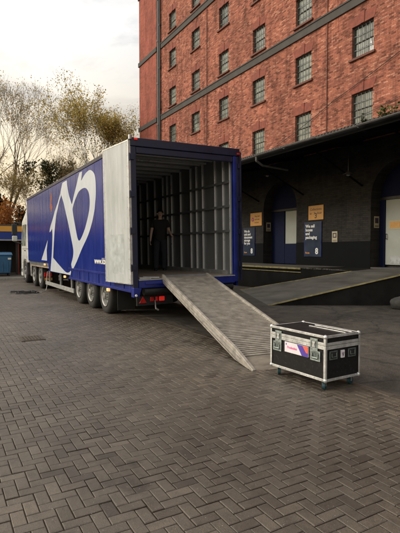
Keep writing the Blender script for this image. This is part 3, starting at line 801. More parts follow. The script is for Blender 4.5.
# doors : left leaf folded back 264 degrees
def door(hx, hy, ang, w_, z0, z1, name, matl, sgn):
    d_ = Vector((math.sin(ang), math.cos(ang), 0)); nrm = Vector((d_.y, -d_.x, 0)); h_ = Vector((hx, hy, 0))
    c = h_ + d_ * (w_/2) + Vector((0, 0, (z0 + z1)/2))
    leaf = MB().obox(c, d_ * (w_/2), nrm * .02, Vector((0, 0, (z1 - z0)/2))).build(name, matl, tr, bevel=.006)
    ed = MB()
    for q in (0, 1): ed.obox(h_ + d_ * (w_*q + (.012 if q == 0 else -.012)) + Vector((0, 0, (z0+z1)/2)), d_*.014, nrm*.026, Vector((0, 0, (z1 - z0)/2)))
    for zz in (z0 + .012, z1 - .012): ed.obox(h_ + d_*(w_/2) + Vector((0, 0, zz)), d_*(w_/2 - .027), nrm*.025, Vector((0, 0, .012)))
    ed.build('door_edge', M['alu'] if sgn < 0 else M['navy'], leaf)
    rv = MB()
    for q in (.06, .94):
        for k in range(14):
            zz = z0 + .1 + (z1 - z0 - .2) * k/13; cc = h_ + d_*(w_*q) + Vector((0, 0, zz)); rv.obox(cc, d_*.007, nrm*.0235, Vector((0, 0, .007)))
    rv.build('rivets', M['alu_flat'] if sgn < 0 else M['navy'], leaf)
    sc = MB()
    if sgn < 0:
        # faint square panel patch low on the door, as if a placard was removed
        cc = h_ + d_*(w_*.52) + Vector((0, 0, z0 + .62)); sc.obox(cc, d_*.36, nrm*.0215, Vector((0, 0, .42)))
        sc.build('patch', M['door_patch'], leaf)
    return leaf
M['door_patch'] = simple('door_patch_grey', (.43, .47, .475), .5, var=.2, scale=6)
l1 = door(TX0 - .03, TY0 - .03, math.radians(-6.0), 1.24, .865, 3.80, 'rear_door', M['door_leaf'], -1); l1['label'] = 'scuffed white inner face of the left rear door'
l2 = door(TX1 + .035, TY0 - .03, math.radians(3.0), 1.24, .83, 3.78, 'rear_door', M['navy'], 1)
# white graphic on the side, traced in side-plane metres from its picture outline
f_ = 460.; th = math.atan(260/460); pt = math.atan(16.5/460); s1, c1 = math.sin(th), math.cos(th)
def onside(px, py, X=TX0):
    r = (px - 200)/f_; u = (266.5 - py)/f_; fw = math.cos(pt) + u*math.sin(pt); z = -math.sin(pt) + u*math.cos(pt)
    d_ = Vector((fw*s1 + r*c1, fw*c1 - r*s1, z)); B_ = Vector((4.77, 15, 0)); Ri = Matrix.Rotation(math.radians(.95), 3, 'Y')
    o_ = Ri @ (Vector((0, 0, CAMH)) - B_) + B_; d_ = Ri @ d_; k = (X - o_.x)/d_.x
    return (o_.y + k*d_.y, o_.z + k*d_.z)
def smoothloop(pts, n_=5):
    out = []; L = len(pts)
    for i in range(L):
        p0, p1, p2, p3 = (Vector((*pts[(i + q) % L][:2], 0)) for q in (-1, 0, 1, 2))
        if len(pts[i]) > 2 and pts[i][2] == 's': out.append((p1.x, p1.y)); continue
        for k in range(n_):
            t = k/n_
            q = .5*((2*p1) + (-p0 + p2)*t + (2*p0 - 5*p1 + 4*p2 - p3)*t*t + (-p0 + 3*p1 - 3*p2 + p3)*t**3); out.append((q.x, q.y))
    return out
def mapl(pts): return [(*onside(p_[0], p_[1]), *p_[2:]) for p_ in pts]
# each tuple: picture outline of one stroke; 's' keeps that corner and the edge after it straight
loop_outer = [(82.3,171.4,'s'),(79.7,172.6,'s'),(78.2,178),(76.4,186),(74,195.5),(71.8,204.2,'s'),(69.2,195.5),(67.4,186),(66.6,180.4,'s'),(62.6,182.9,'s'),(61.2,189,'s'),(60.6,193,'s'),(61.6,195.4,'s'),(63.8,203),(65.2,209.5),(68.1,222),(71.0,236.5),(73.4,249.6),(73.0,257.5),(71.4,264.7,'s'),(72.5,270.6,'s'),(76.4,262.7),(81.7,249.6),(87.7,236.5),(91.6,224.7),(94.4,211.6),(95.3,203),(96,193),(95.6,180),(94,173),(90.2,170),(86.5,172.5),(83.6,176.5),(81.3,180.4,'s')]
loop_hole = [(83.8,188),(87,189),(89.2,194),(89.9,203),(88.9,212.9),(85.5,227.3),(81.7,237.4),(79.4,240.6),(77.6,237.6),(75.1,224.7),(73.0,212),(73.1,207),(76,198),(79.2,191.4)]
def graphic(loops, thick=.0006, lift=.0022):
    x = TX0 - lift
    return MB().prism(loops, lambda u, v_: (x, u, v_), lambda u, v_: (x - thick, u, v_)).build('graphic_stroke', M['graphic'], tr)
graphic([smoothloop(mapl(loop_outer)), smoothloop(mapl(loop_hole))])
left_sweep = [(60.5,193.3,'s'),(58.0,202.5),(55.2,210.5),(53.0,218.7),(50.4,227.2),(49.8,232.4,'s'),(51.0,231.2,'s'),(52.3,228.6,'s'),(52.6,234.5),(52.2,249),(51.6,259,'s'),(50.6,271.0,'s'),(70.6,275.0,'s'),(71.7,269.9,'s'),(69.6,272.2),(67.2,272.6),(64.8,271),(58.3,263.8,'s'),(53.3,257.7,'s'),(53.7,249),(54.6,233),(56.2,217),(57.8,209),(59.4,201.5),(61.4,195.2,'s')]
graphic([smoothloop(mapl(left_sweep))])
graphic([smoothloop(mapl([(47.9,240.0,'s'),(45.4,248,'s'),(41.6,260.0,'s'),(47.2,260.7,'s'),(46.9,250,'s')]))])
text('www.kb', .205, 'web_lettering', M['white_paint'], tr, (TX0 - .009, 11.50, 1.235), bold=.006, sx=1.28)
# dull red mark near the top front
MB().prism([smoothloop(mapl([(51.3,192,'s'),(50.4,198),(50.6,203),(50.0,207),(52.0,212,'s'),(52.6,207),(51.7,203),(52.2,197)]))], lambda u, v_: (TX0 - .0022, u, v_), lambda u, v_: (TX0 - .0028, u, v_)).build('red_mark', simple('dull_red_mark', (.24, .05, .04), .3, bmp=0), tr)
# side marker lamps
for (yy, zz) in ((10.45, .64), (14.75, .73), (17.9, 1.03)):
    MB().box(TX0 - .035, TX0 + .02, yy - .06, yy + .06, zz - .035, zz + .035).build('side_marker_lamp', M['amber_lit'], tr, bevel=.008)
# chassis
p = MB().box(4.2, 4.32, 9.4, 21.3, .55, .80).box(5.2, 5.32, 9.4, 21.3, .55, .80)
for y in (9.5, 10.6, 11.8, 13.0, 14.4, 15.6, 16.8): p.box(3.75, 5.85, y, y + .1, .52, .74)
p.box(3.95, 5.6, 17.8, 21.4, .80, 1.08).box(4.4, 5.1, 14.6, 16.6, .38, .62).box(3.62, 5.95, 9.3, 9.6, .70, .9).box(3.52, 6.0, 9.3, 14.1, .71, .78).box(3.52, 6.0, 14.1, 17.3, .81, .88)
p.build('chassis', M['chassis'], tr)
p = MB().box(TX0 + .04, TX0 + .08, 13.9, 18.1, .27, .40)
for y in (14.3, 15.8, 17.6): p.box(TX0 + .081, TX0 + .14, y, y + .06, .27, .80)
p.build('side_guard', M['galv'], tr, bevel=.006)
for x_ in (3.85, 5.6): MB().tube((x_, 17.0, .1), (x_, 17.0, .8), .055, n=10).box(x_ - .13, x_ + .13, 16.87, 17.13, .10, .13).build('landing_leg', M['chassis'], tr)
# underrun bar, lamps, mudflaps
MB().tube((TX0 + .25, TY0 + .03, .70), (TX1 - .2, TY0 + .03, .70), .085, n=14).build('underrun_bar', M['chassis'], tr, smooth=True)
MB().box(TX0 + .12, TX0 + .95, TY0 + .09, TY0 + .13, .40, .60).build('lamp_board', M['black_plastic'], tr)
MB().box(TX1 - .95, TX1 - .12, TY0 + .09, TY0 + .13, .40, .60).build('lamp_board', M['black_plastic'], tr)
for sgn, x0_, ml in ((1, TX0 + .16, M['red_lens']), (-1, TX1 - .16, M['red_dull'])):
    MB().prism([[(x0_, .455), (x0_ + sgn*.17, .455), (x0_ + sgn*.085, .595)]], lambda u, v_: (u, TY0 + .088, v_), lambda u, v_: (u, TY0 + .06, v_)).build('reflector_triangle', M['red_dull'], tr, bevel=.006)
    for k, (xx, hw, mm) in enumerate(((.29, .045, M['red_dull']), (.40, .03, ml), (.52, .065, M['red_lit'] if sgn > 0 else M['red_dull']))):
        MB().box(x0_ + sgn*xx - hw, x0_ + sgn*xx + hw, TY0 + .055, TY0 + .088, .475, .575).build('tail_lamp', mm, tr, bevel=.02)
for x_ in (3.55, 5.55): MB().box(x_, x_ + .42, 10.12, 10.135, .18, .72).build('mudflap', M['rubber'], tr)
MB().box(5.86, 6.02, TY0 + .03, TY0 + .11, .30, .46).build('mudflap_bracket', M['black_plastic'], tr)
MB().tube((3.98, TY0 + .1, .5), (4.0, TY0 + .1, .32), .015).tube((4.0, TY0 + .1, .32), (4.06, TY0 + .1, .28), .02).build('tow_hook', M['galv'], tr)
def wheel(parent, x, y, r, side, w_=.30):
    """side=-1 faces -X"""
    s_ = side
    tyre = MB().lathe([(-.02*s_, r*.60), (.0, r*.62), (.02*s_, r*.80), (.0*s_, r*.93), (-.04*s_, r*.99), (-.07*s_, r), (-(w_ - .06)*s_, r), (-(w_ - .02)*s_, r*.98), (-w_*s_, r*.9), (-w_*s_, r*.5)], (x, y, r), 'X', 36)
    tyre.v = [(a, b_, c_) for a, b_, c_ in tyre.v]
    t_ = tyre.build('wheel', M['rubber'], parent, smooth=True)
    rim = MB().lathe([(-.02*s_, r*.60), (.015*s_, r*.575), (.0*s_, r*.52), (-.09*s_, r*.47), (-.10*s_, r*.33), (-.05*s_, r*.27), (-.04*s_, r*.20), (.04*s_, r*.18), (.05*s_, r*.12), (.05*s_, 0)], (x, y, r), 'X', 28)
    rim.build('rim', M['rim'], t_, smooth=True)
    nt_ = MB()
    for k in range(10):
        a = 2*PI*k/10; nt_.tube((x - .06*s_, y + r*.24*math.cos(a), r + r*.24*math.sin(a)), (x + .0*s_, y + r*.24*math.cos(a), r + r*.24*math.sin(a)), .013, n=6)
    nt_.build('wheel_nuts', M['alu'], t_)
    return t_
for y in (10.93, 12.14, 13.35):
    wheel(tr, TX0 + .06, y, .455, 1 if False else -1, -.33) if False else wheel(tr, TX0 + .07, y, .455, -1, .33)
    wheel(tr, TX1 - .07, y, .455, 1, .33)
    MB().tube((TX0 + .3, y, .455), (TX1 - .3, y, .455), .07, n=10).build('axle', M['chassis'], tr)
# arched black mudguards above the tyres
for y in (10.93, 12.14, 13.35):
    p = MB(); 
    for sx_ in (TX0 + .09, TX1 - .41):
        pts = [(y + .53*math.cos(t), .455 + .50*math.sin(t)) for t in [math.radians(20 + 140*k/10) for k in range(11)]]
        for a, b_ in zip(pts, pts[1:]): p.add([(sx_, a[0], min(a[1], .9)), (sx_ + .32, a[0], min(a[1], .9)), (sx_ + .32, b_[0], min(b_[1], .9)), (sx_, b_[0], min(b_[1], .9))], [(0,1,2,3)])
    p.build('mudguard', M['black_plastic'], tr)
tr.rotation_euler = (0, math.radians(-.95), 0)

# ------------------------------------------------------------------ tractor unit
tc = thing('truck_tractor', 'white lorry cab with three axles coupled under the front of the blue trailer', 'truck', (4.77, 21, 0))
cx0, cx1 = 3.50, 6.05
# cab: side profile prism (Y,Z)
prof = [(21.98, 1.0), (21.95, 3.25), (22.06, 3.55), (22.35, 3.66), (23.2, 3.40), (23.75, 2.95), (24.0, 2.2), (24.12, 1.2), (24.12, .45), (23.75, .40), (23.72, .9), (23.35, 1.12), (22.75, 1.12), (22.45, .95)]
cabm = MB(); nL = 6
for k in range(1): cabm.prism([prof], lambda u, v_: (cx0 + .0 + (.10 if v_ > 3 else 0), u, v_), lambda u, v_: (cx1 - (.10 if v_ > 3 else 0), u, v_))
cabm.build('cab_body', M['cab_white'], tc, bevel=.05)
MB().prism([[(22.75, 1.75), (23.88, 1.75), (23.80, 2.35), (23.55, 2.75), (22.75, 2.75)]], lambda u, v_: (cx0 - .006, u, v_), lambda u, v_: (cx0 + .02, u, v_)).build('side_window', M['glass'], tc)
p = MB().box(cx0 - .004, cx0 - .001, 22.62, 22.635, 1.15, 3.0).box(cx0 - .004, cx0 - .001, 22.0, 23.8, 1.60, 1.615)
p.build('door_gap', M['black_plastic'], tc)
MB().box(cx0 - .03, cx0 - .005, 22.8, 22.98, 1.5, 1.55).build('door_handle', M['black_plastic'], tc, bevel=.008)
MB().box(3.7, 5.85, 24.0, 24.13, 1.75, 2.75).build('windscreen', M['glass'], tc)
# mirrors
p = MB().path([(cx0 + .02, 23.85, 2.85), (cx0 - .32, 23.95, 2.88), (cx0 - .34, 23.95, 1.95), (cx0 + .02, 23.85, 1.85)], .022, 8)
mr = p.build('mirror_arm', M['black_plastic'], tc)
MB().box(cx0 - .44, cx0 - .20, 23.88, 24.02, 2.28, 2.82).build('mirror', M['black_plastic'], mr, bevel=.03)
MB().box(cx0 - .43, cx0 - .20, 23.87, 24.02, 1.98, 2.24).build('mirror', M['cab_white'], mr, bevel=.04)
# air deflector side fairing behind the cab, chassis and tank
MB().prism([[(21.62, 1.25), (21.70, 3.1), (21.97, 3.3), (21.97, 1.1)]], lambda u, v_: (cx0 + .06, u, v_), lambda u, v_: (cx0 + .10, u, v_)).build('side_fairing', M['cab_white'], tc)
p = MB().box(4.3, 4.4, 18.6, 23.9, .62, .88).box(5.1, 5.2, 18.6, 23.9, .62, .88).box(4.0, 5.5, 19.1, 20.2, .881, .98)
p.build('chassis', M['chassis'], tc)
MB().prism([[(21.45, .35), (22.15, .35), (22.3, 1.05), (21.4, 1.05)]], lambda u, v_: (cx0 + .10, u, v_), lambda u, v_: (cx0 + .7, u, v_)).build('fuel_tank', M['alu_flat'], tc, bevel=.06)
MB().prism([[(22.32, .42), (22.55, .42), (22.7, 1.08), (22.45, 1.1)]], lambda u, v_: (cx0 + .02, u, v_), lambda u, v_: (cx0 + .5, u, v_)).build('step', M['black_plastic'], tc)
MB().box(cx0 + .0, cx1, 23.74, 24.2, .28, .70).build('bumper', M['cab_white'], tc, bevel=.05)
for y, w_ in ((19.35, .58), (20.75, .33), (23.1, .33)):
    wheel(tc, cx0 + .04, y, .50, -1, w_); wheel(tc, cx1 - .04, y, .50, 1, w_)
    p = MB()
    pts = [(y + .58*math.cos(t), .50 + .57*math.sin(t)) for t in [math.radians(0 + 180*k/14) for k in range(15)]]
    for a, b_ in zip(pts, pts[1:]): p.add([(cx0 + .02, a[0], a[1]), (cx0 + .6, a[0], a[1]), (cx0 + .6, b_[0], b_[1]), (cx0 + .02, b_[0], b_[1])], [(0,1,2,3)])
    p.build('mudguard', M['black_plastic'] if y < 22 else M['cab_white'], tc)
MB().box(cx0 + .04, cx0 + .34, 18.62, 18.68, .50, .66).build('tail_lamp', M['red_lens'], tc, bevel=.02)
MB().box(cx0 + .06, cx0 + .34, 18.60, 18.63, .36, .46).build('number_plate', M['sign_yellow'], tc)
MB().box(cx0 + .08, cx0 + .6, 18.7, 18.72, .2, .78).build('mudflap', M['rubber'], tc)
# air hose hanging and trailing on the ground
hp = [(3.62, 18.4, .72), (3.55, 18.2, .42), (3.5, 17.9, .2), (3.4, 17.6, .05), (3.2, 17.3, .02), (3.0, 17.35, .02)]
o = MB().path(hp, .013, 6).build('air_hose', M['galv'], loc=(3.4, 17.6, 0)); tag(o, 'pale air hose hanging from the trailer neck to the paving', 'hose')
# black crumpled cable heap
p = MB(); rr = random.Random(11)
for k in range(5):
    ph = rr.random()*6; rad = rr.uniform(.16, .34); cx_, cy_ = 2.55 + rr.uniform(-.28, .28), 17.35 + rr.uniform(-.2, .2)
    pts = [(cx_ + rad*1.2*math.cos(ph + t*.45), cy_ + rad*.8*math.sin(ph + t*.45), .02 + .02*rr.random() + .008*k) for t in range(13)]
    p.path(pts, .018, 6)
p.obox((2.75, 17.5, .03), (.26, .05, 0), (-.03, .13, 0), (0, 0, .02))
o = p.build('cable_heap', M['cable'], loc=(2.55, 17.35, 0)); tag(o, 'tangled black cable heap on the paving near the lorry cab', 'cable')

# ------------------------------------------------------------------ loading ramp of the trailer
lr = thing('loading_ramp', 'ribbed aluminium walk ramp sloping from the trailer floor to the paving', 'ramp', (4.0, 6.9, 0))
TL, TRt, BL, BR = Vector((4.09, 8.86, .975)), Vector((5.22, 8.86, .985)), Vector((3.47, 4.86, .045)), Vector((4.60, 4.69, .045))
def rp(u, v_, h_=0):
    """u across 0..1, v down 0..1, h along the deck normal"""
    p_ = TL.lerp(TRt, u).lerp(BL.lerp(BR, u), v_); nrm = (TRt - TL).cross(TL - BL).normalized()
    if nrm.z < 0: nrm = -nrm
    return p_ + nrm * h_
def slab(u0, u1, v0, v1, h0, h1, mb):
    q = [rp(u0, v0, h0), rp(u1, v0, h0), rp(u1, v1, h0), rp(u0, v1, h0), rp(u0, v0, h1), rp(u1, v0, h1), rp(u1, v1, h1), rp(u0, v1, h1)]
    mb.add(q, [(0,3,2,1),(4,5,6,7),(0,1,5,4),(1,2,6,5),(2,3,7,6),(3,0,4,7)])
M['ramp_deck'] = simple('worn_ramp_deck', (.235, .21, .175), .6, metal=.2, var=.35, scale=6, bmp=.3, stretch=(.6, 2, 1))
M['ramp_rail'] = simple('ramp_side_rail', (.38, .355, .315), .5, metal=.3, var=.3, scale=7)
p = MB(); slab(.045, .955, .0, .955, -.03, .0, p)
p.build('deck', M['ramp_deck'], lr)
p = MB(); nr = 62
for k in range(nr):
    v0 = .04 + .905 * k / nr; slab(.048, .952, v0, v0 + .0075, .0005, .014, p)
p.build('ribs', M['ramp_rail'], lr)
for u0, u1 in ((0, .045), (.955, 1)):
    p = MB(); slab(u0, u1, -.01, .90, -.11, .05, p)
    q = [rp(u0,.9,-.11), rp(u1,.9,-.11), rp(u1,1.03,-.028), rp(u0,1.03,-.028), rp(u0,.9,.05), rp(u1,.9,.05), rp(u1,1.03,.0), rp(u0,1.03,.0)]
    p.add(q, [(0,3,2,1),(4,5,6,7),(0,1,5,4),(1,2,6,5),(2,3,7,6),(3,0,4,7)])
    # taper the foot end down to the ground
    p.build('side_rail', M['ramp_rail'], lr, bevel=.006)
p = MB(); slab(0, .006, .02, .94, -.085, -.07, p); slab(-.006, 0, .02, .94, -.02, -.008, p); p.build('rail_lip', M['alu_flat'], lr)
p = MB()
q = [rp(.046,.957,.004), rp(.954,.957,.004), rp(.97,1.035,-.022), rp(.03,1.035,-.022), rp(.046,.957,-.02), rp(.954,.957,-.02), rp(.97,1.035,-.03), rp(.03,1.035,-.03)]
p.add(q, [(0,3,2,1),(4,5,6,7),(0,1,5,4),(1,2,6,5),(2,3,7,6),(3,0,4,7)])
p.build('foot_plate', M['ramp_deck'], lr)
p = MB(); slab(.02, .98, -.03, .003, .002, .008, p); p.build('hook_plate', M['alu_flat'], lr)
p = MB()
for k in range(7): slab(.05, .95, .08 + .12*k, .10 + .12*k, -.09, -.031, p)
p.build('cross_members', M['alu_flat'], lr)

# ------------------------------------------------------------------ flight case
# built axis-aligned, x 0..W (short), y 0..L (long), then turned slightly
FW, FL, FB, FT = .565, .905, .112, .615
fc = thing('flight_case', 'black wheeled flight case with aluminium edges on castors in front of the ramp', 'flight case', (0, 0, 0))
ZL = .505   # lid line
p = MB().box(.012, FW-.012, .012, FL-.012, FB+.006, ZL-.016); body = p.build('body', M['case_black'], fc)
p = MB().box(.012, FW-.012, .012, FL-.012, ZL+.017, FT-.006); lid = p.build('lid', M['case_black'], fc)
def edges(z0, z1, parent, name):
    e = MB(); t = .030; o_ = 0
    for (x0, x1, y0, y1) in ((0, t, 0, t), (FW-t, FW, 0, t), (0, t, FL-t, FL), (FW-t, FW, FL-t, FL)):
        if x0 == 0: e.box(x0, x0+.004, y0, y1, z0, z1)
        else: e.box(x1-.004, x1, y0, y1, z0, z1)
        if y0 == 0: e.box(x0+.0041, x1-.0041, y0, y0+.004, z0, z1)
        else: e.box(x0+.0041, x1-.0041, y1-.004, y1, z0, z1)
    return e
def band(e, z0, z1):
    e.box(.001, .006, .0301, FL-.0301, z0, z1); e.box(FW-.006, FW-.001, .0301, FL-.0301, z0, z1)
    e.box(.0301, FW-.0301, .001, .006, z0, z1); e.box(.0301, FW-.0301, FL-.006, FL-.001, z0, z1)
e = edges(FB, ZL - .002, body, 'e'); band(e, FB, FB+.030); band(e, ZL-.042, ZL-.002)
e.box(.0301, FW-.0301, .006, .03, FB, FB+.003)
e.build('edge_trim', M['alu'], body, bevel=.0015)
e = edges(ZL + .002, FT, lid, 'e'); band(e, ZL+.002, ZL+.034); band(e, FT-.026, FT)
# top frame
e.box(.0061, FW-.0061, .001, .028, FT-.003, FT); e.box(.0061, FW-.0061, FL-.028, FL-.001, FT-.003, FT)
e.box(.0061, .028, .0281, FL-.0281, FT-.003, FT+.0002); e.box(FW-.028, FW-.0061, .0281, FL-.0281, FT-.003, FT+.0002)
e.build('edge_trim', M['alu'], lid, bevel=.0015)
# two rails on the lid top
p = MB()
for x_ in (.36, .46): p.box(x_, x_ + .022, .04, FL - .30, FT - .004, FT + .006)
p.build('lid_rail', M['alu'], lid, bevel=.002)
# corner balls / braces
def corner(x, y, z, parent):
    b_ = MB(); rr_ = .026
    cx_ = x + (rr_*.55 if x < .1 else -rr_*.55); cy_ = y + (rr_*.55 if y < .1 else -rr_*.55); cz_ = z + (rr_*.5 if z < .3 else -rr_*.5)
    for k in range(1, 7):
        pass
    b_.lathe([(-rr_*math.cos(PI*k/8), rr_*math.sin(PI*k/8)) for k in range(9)], (cx_, cy_, cz_), 'Z', 14)
    b_.build('corner', M['alu'], parent, smooth=True)
for x in (0, FW):
    for y in (0, FL):
        corner(x, y, FB, body); corner(x, y, FT, lid)
# plates on mid corner at lid line, rivets
p = MB()
for y0 in [.05 + .115*k for k in range(8)]:
    for z in (FB + .015, ZL - .022, FT - .013): p.lathe([(-.0035, 0), (-.003, .004), (0, .006)], (.001, y0, z), 'X', 8)
for x0 in [.06 + .11*k for k in range(5)]:
    for z in (FB + .015, ZL - .022, FT - .013): p.lathe([(-.0035, 0), (-.003, .004), (0, .006)], (x0, .001, z), 'Y', 8)
p.build('rivets', M['case_dish'], body)
# latch in recessed dish on the long side (face x=0)
def latch(yc):
    zc = ZL; d_ = MB().box(-.0035, .008, yc - .055, yc + .055, zc - .088, zc - .044).box(-.0035, .008, yc - .055, yc + .055, zc + .036, zc + .062) \
        .box(-.0035, .008, yc - .055, yc - .043, zc - .043, zc + .035).box(-.0035, .008, yc + .043, yc + .055, zc - .043, zc + .035)
    l_ = d_.build('latch', M['case_dish'], fc, bevel=.0015)
    MB().box(-.001, .010, yc - .042, yc + .042, zc - .0435, zc + .0355).build('latch_dish', M['case_in'], l_)
    MB().prism([[(yc - .024, zc - .034), (yc + .024, zc - .034), (yc + .012, zc + .002), (yc - .012, zc + .002)]], lambda u, v_: (-.011, u, v_), lambda u, v_: (-.0011, u, v_)) \
        .prism([[(yc - .016, zc + .004), (yc + .016, zc + .004), (yc + .024, zc + .03), (yc - .024, zc + .03)]], lambda u, v_: (-.009, u, v_), lambda u, v_: (-.0011, u, v_)).build('butterfly', M['alu'], l_)
latch(.17); latch(.755)
def handle_x(yc, zc):
    hgt = .044; w_ = .072
    d_ = MB().box(-.0035, .008, yc - w_, yc + w_, zc - hgt - .012, zc - hgt).box(-.0035, .008, yc - w_, yc + w_, zc + hgt, zc + hgt + .012).box(-.0035, .008, yc - w_, yc - w_ + .014, zc - hgt + .0001, zc + hgt - .0001).box(-.0035, .008, yc + w_ - .014, yc + w_, zc - hgt + .0001, zc + hgt - .0001)
    h_ = d_.build('handle', M['case_dish'], fc, bevel=.0015)
    MB().box(-.001, .010, yc - w_ + .0141, yc + w_ - .0141, zc - hgt, zc + hgt).build('handle_dish', M['case_in'], h_)
    MB().path([(-.010, yc - .042, zc + .028), (-.012, yc - .042, zc - .018), (-.012, yc + .042, zc - .018), (-.010, yc + .042, zc + .028)], .0055, 8).build('grip', M['case_dish'], h_)
def handle_y(xc, zc):
    hgt = .036; w_ = .062
    d_ = MB().box(xc - w_, xc + w_, -.0035, .008, zc - hgt - .012, zc - hgt).box(xc - w_, xc + w_, -.0035, .008, zc + hgt, zc + hgt + .012).box(xc - w_, xc - w_ + .014, -.0035, .008, zc - hgt + .0001, zc + hgt - .0001).box(xc + w_ - .014, xc + w_, -.0035, .008, zc - hgt + .0001, zc + hgt - .0001)
    h_ = d_.build('handle', M['case_in'], fc, bevel=.0015)
    MB().box(xc - w_ + .0141, xc + w_ - .0141, -.001, .010, zc - hgt, zc + hgt).build('handle_dish', M['black_plastic'], h_)
    MB().path([(xc - .036, -.010, zc + .024), (xc - .036, -.012, zc - .016), (xc + .036, -.012, zc - .016), (xc + .036, -.010, zc + .024)], .0055, 8).build('grip', M['case_in'], h_)
handle_x(.15, .375); handle_x(.775, .375)
handle_y(.125, .395); handle_y(.425, .395)
# sticker on long side (text runs towards -Y)
sy0, sy1, sz0, sz1 = .255, .640, .335, .455
p = MB().box(-.0035, .011, sy0, sy1, sz0, sz1); st = p.build('sticker', M['lilac'], fc)
F = lambda x_: (lambda u, v_: (x_, u, v_))
MB().prism([[(sy0+.001, sz0+.001), (sy0 + .10, sz0+.001), (sy0 + .18, sz1-.001), (sy0+.001, sz1-.001)]], F(-.0045), F(-.0038)).build('sticker_band', M['purple'], st)
MB().prism([[(sy0+.0015, sz0 + .045), (sy0 + .03, sz0 + .045), (sy0 + .09, sz1-.0015), (sy0+.0015, sz1-.0015)]], F(-.0055), F(-.0048)).build('sticker_corner', M['coral'], st)
def loctext(body, size, mat, at, face, parent, name='lettering', **kw):
    return text(body, size, name, mat, parent, at, face=face, extrude=.0004, **kw)
loctext('K', .026, M['purple'], (-.0042, sy1 - .02, sz1 - .034), '-X', st, bold=.002)
loctext('Production', .040, M['pink'], (-.0042, sy1 - .045, sz0 + .048), '-X', st, bold=.0015, sx=.9)
# small white badge on the short side: dark chevron crest
p = MB().box(.247, .303, -.0035, .011, .352, .437); bd = p.build('badge', M['lilac'], fc, bevel=.002)
G = lambda y_: (lambda u, v_: (u, y_, v_))
MB().prism([[(.256, .412), (.275, .362), (.294, .412), (.284, .408), (.275, .385), (.266, .408)]], G(-.0048), G(-.0038)).build('badge_mark', M['ink'], bd)
MB().prism([[(.270, .402), (.280, .402), (.275, .420)]], G(-.0048), G(-.0038)).build('badge_mark', M['ink_red'], bd)
# castors
for (x, y, a) in ((.075, .085, .5), (FW - .075, .085, .2), (.075, FL - .085, .9), (FW - .075, FL - .085, 1.2)):
    ca = MB().box(x - .042, x + .042, y - .05, y + .05, FB - .005, FB).lathe([(FB - .005, .025), (FB - .018, .025), (FB - .018, 0)], (x, y, 0), 'Z', 12)
    dx, dy = math.cos(a), math.sin(a)      # rolling direction
    for s_ in (-1, 1):
        ca.obox((x - dy*s_*.021 + dx*.008, y + dx*s_*.021 + dy*.008, .068), (dx*.016, dy*.016, 0), (-dy*.002, dx*.002, 0), (0, 0, .028))
    cs = ca.build('castor', M['case_dish'], fc)
    wv = MB(); c_ = Vector((x + dx*.012, y + dy*.012, .046)); ax = Vector((-dy, dx, 0))
    wv.tube(c_ - ax*.016, c_ + ax*.016, .046, n=22).tube(c_ - ax*.0185, c_ + ax*.0185, .026, n=16)
    wv.build('castor_wheel', M['castor_teal'], cs, smooth=True)
fc.location = (3.615, 3.635, 0); fc.rotation_euler = (0, 0, math.radians(2.6))

# ------------------------------------------------------------------ person in the trailer
PX, PYY, PZ = 5.50, 12.05, FZ
def skin_obj(name, joints, edges_, mat, parent, sub=2, root=0):
    me = bpy.data.meshes.new(name); off = wloc(parent)
    me.from_pydata([Vector(j[0]) - off for j in joints], edges_, [])
    o = bpy.data.objects.new(name, me); COL.objects.link(o)
    md = o.modifiers.new('skin', 'SKIN'); sd = me.skin_vertices[0].data
    for k, j in enumerate(joints):
        r = j[1]; sd[k].radius = r if isinstance(r, tuple) else (r, r)
    for k in range(len(joints)): sd[k].use_root = (k == root)
    sb = o.modifiers.new('sub', 'SUBSURF'); sb.levels = sub; sb.render_levels = sub
    dg = bpy.context.evaluated_depsgraph_get(); dg.update()
    m2 = bpy.data.meshes.new_from_object(o.evaluated_get(dg)); m2.name = name
    o.modifiers.clear(); o.data = m2; m2.materials.clear(); m2.materials.append(mat)
    m2.polygons.foreach_set('use_smooth', [True] * len(m2.polygons))
    o.parent = parent; return o
pr = thing('person', 'person in black t-shirt and dark trousers standing inside the trailer', 'person', (PX, PYY, PZ))
def P(x, y, z): return (PX + x, PYY + y, PZ + z)
# person faces the camera: forward = towards -Y and slightly -X
fw = Vector((-.40, -.92, 0)); rt = Vector((.92, -.40, 0))   # rt = picture right
def Q(r_, f__, z): v_ = rt*r_ + fw*f__; return (PX + v_.x, PYY + v_.y, PZ + z)
J = [(Q(0,0,.93), (.09,.07)), (Q(0,.01,1.12), (.10,.08)), (Q(0,.02,1.32), (.155,.10)), (Q(0,.01,1.44), (.10,.075)), (Q(0,.02,1.50), .052), (Q(0,.035,1.56), .055), (Q(0,.035,1.635), (.084,.098)), (Q(0,.03,1.70), .058),
     (Q(-.09,0,.86), .075), (Q(-.115,.06,.50), .068), (Q(-.12,.02,.14), .03), (Q(-.12,.06,.05), .02),
     (Q(.09,0,.86), .075), (Q(.115,-.02,.50), .068), (Q(.11,-.10,.14), .03), (Q(.115,-.06,.05), .02),
     (Q(-.19,.0,1.40), .058), (Q(-.245,-.01,1.13), .042), (Q(-.275,.08,.90), .030), (Q(-.278,.10,.83), (.034,.02)),
     (Q(.19,.0,1.40), .058), (Q(.255,-.04,1.15), .042), (Q(.32,.17,1.02), .030), (Q(.34,.22,.97), (.034,.02))]
Ed = [(0,1),(1,2),(2,3),(3,4),(4,5),(5,6),(6,7),(0,8),(8,9),(9,10),(10,11),(0,12),(12,13),(13,14),(14,15),(2,16),(16,17),(17,18),(18,19),(2,20),(20,21),(21,22),(22,23)]
skin_obj('body', J, Ed, M['skin'], pr)
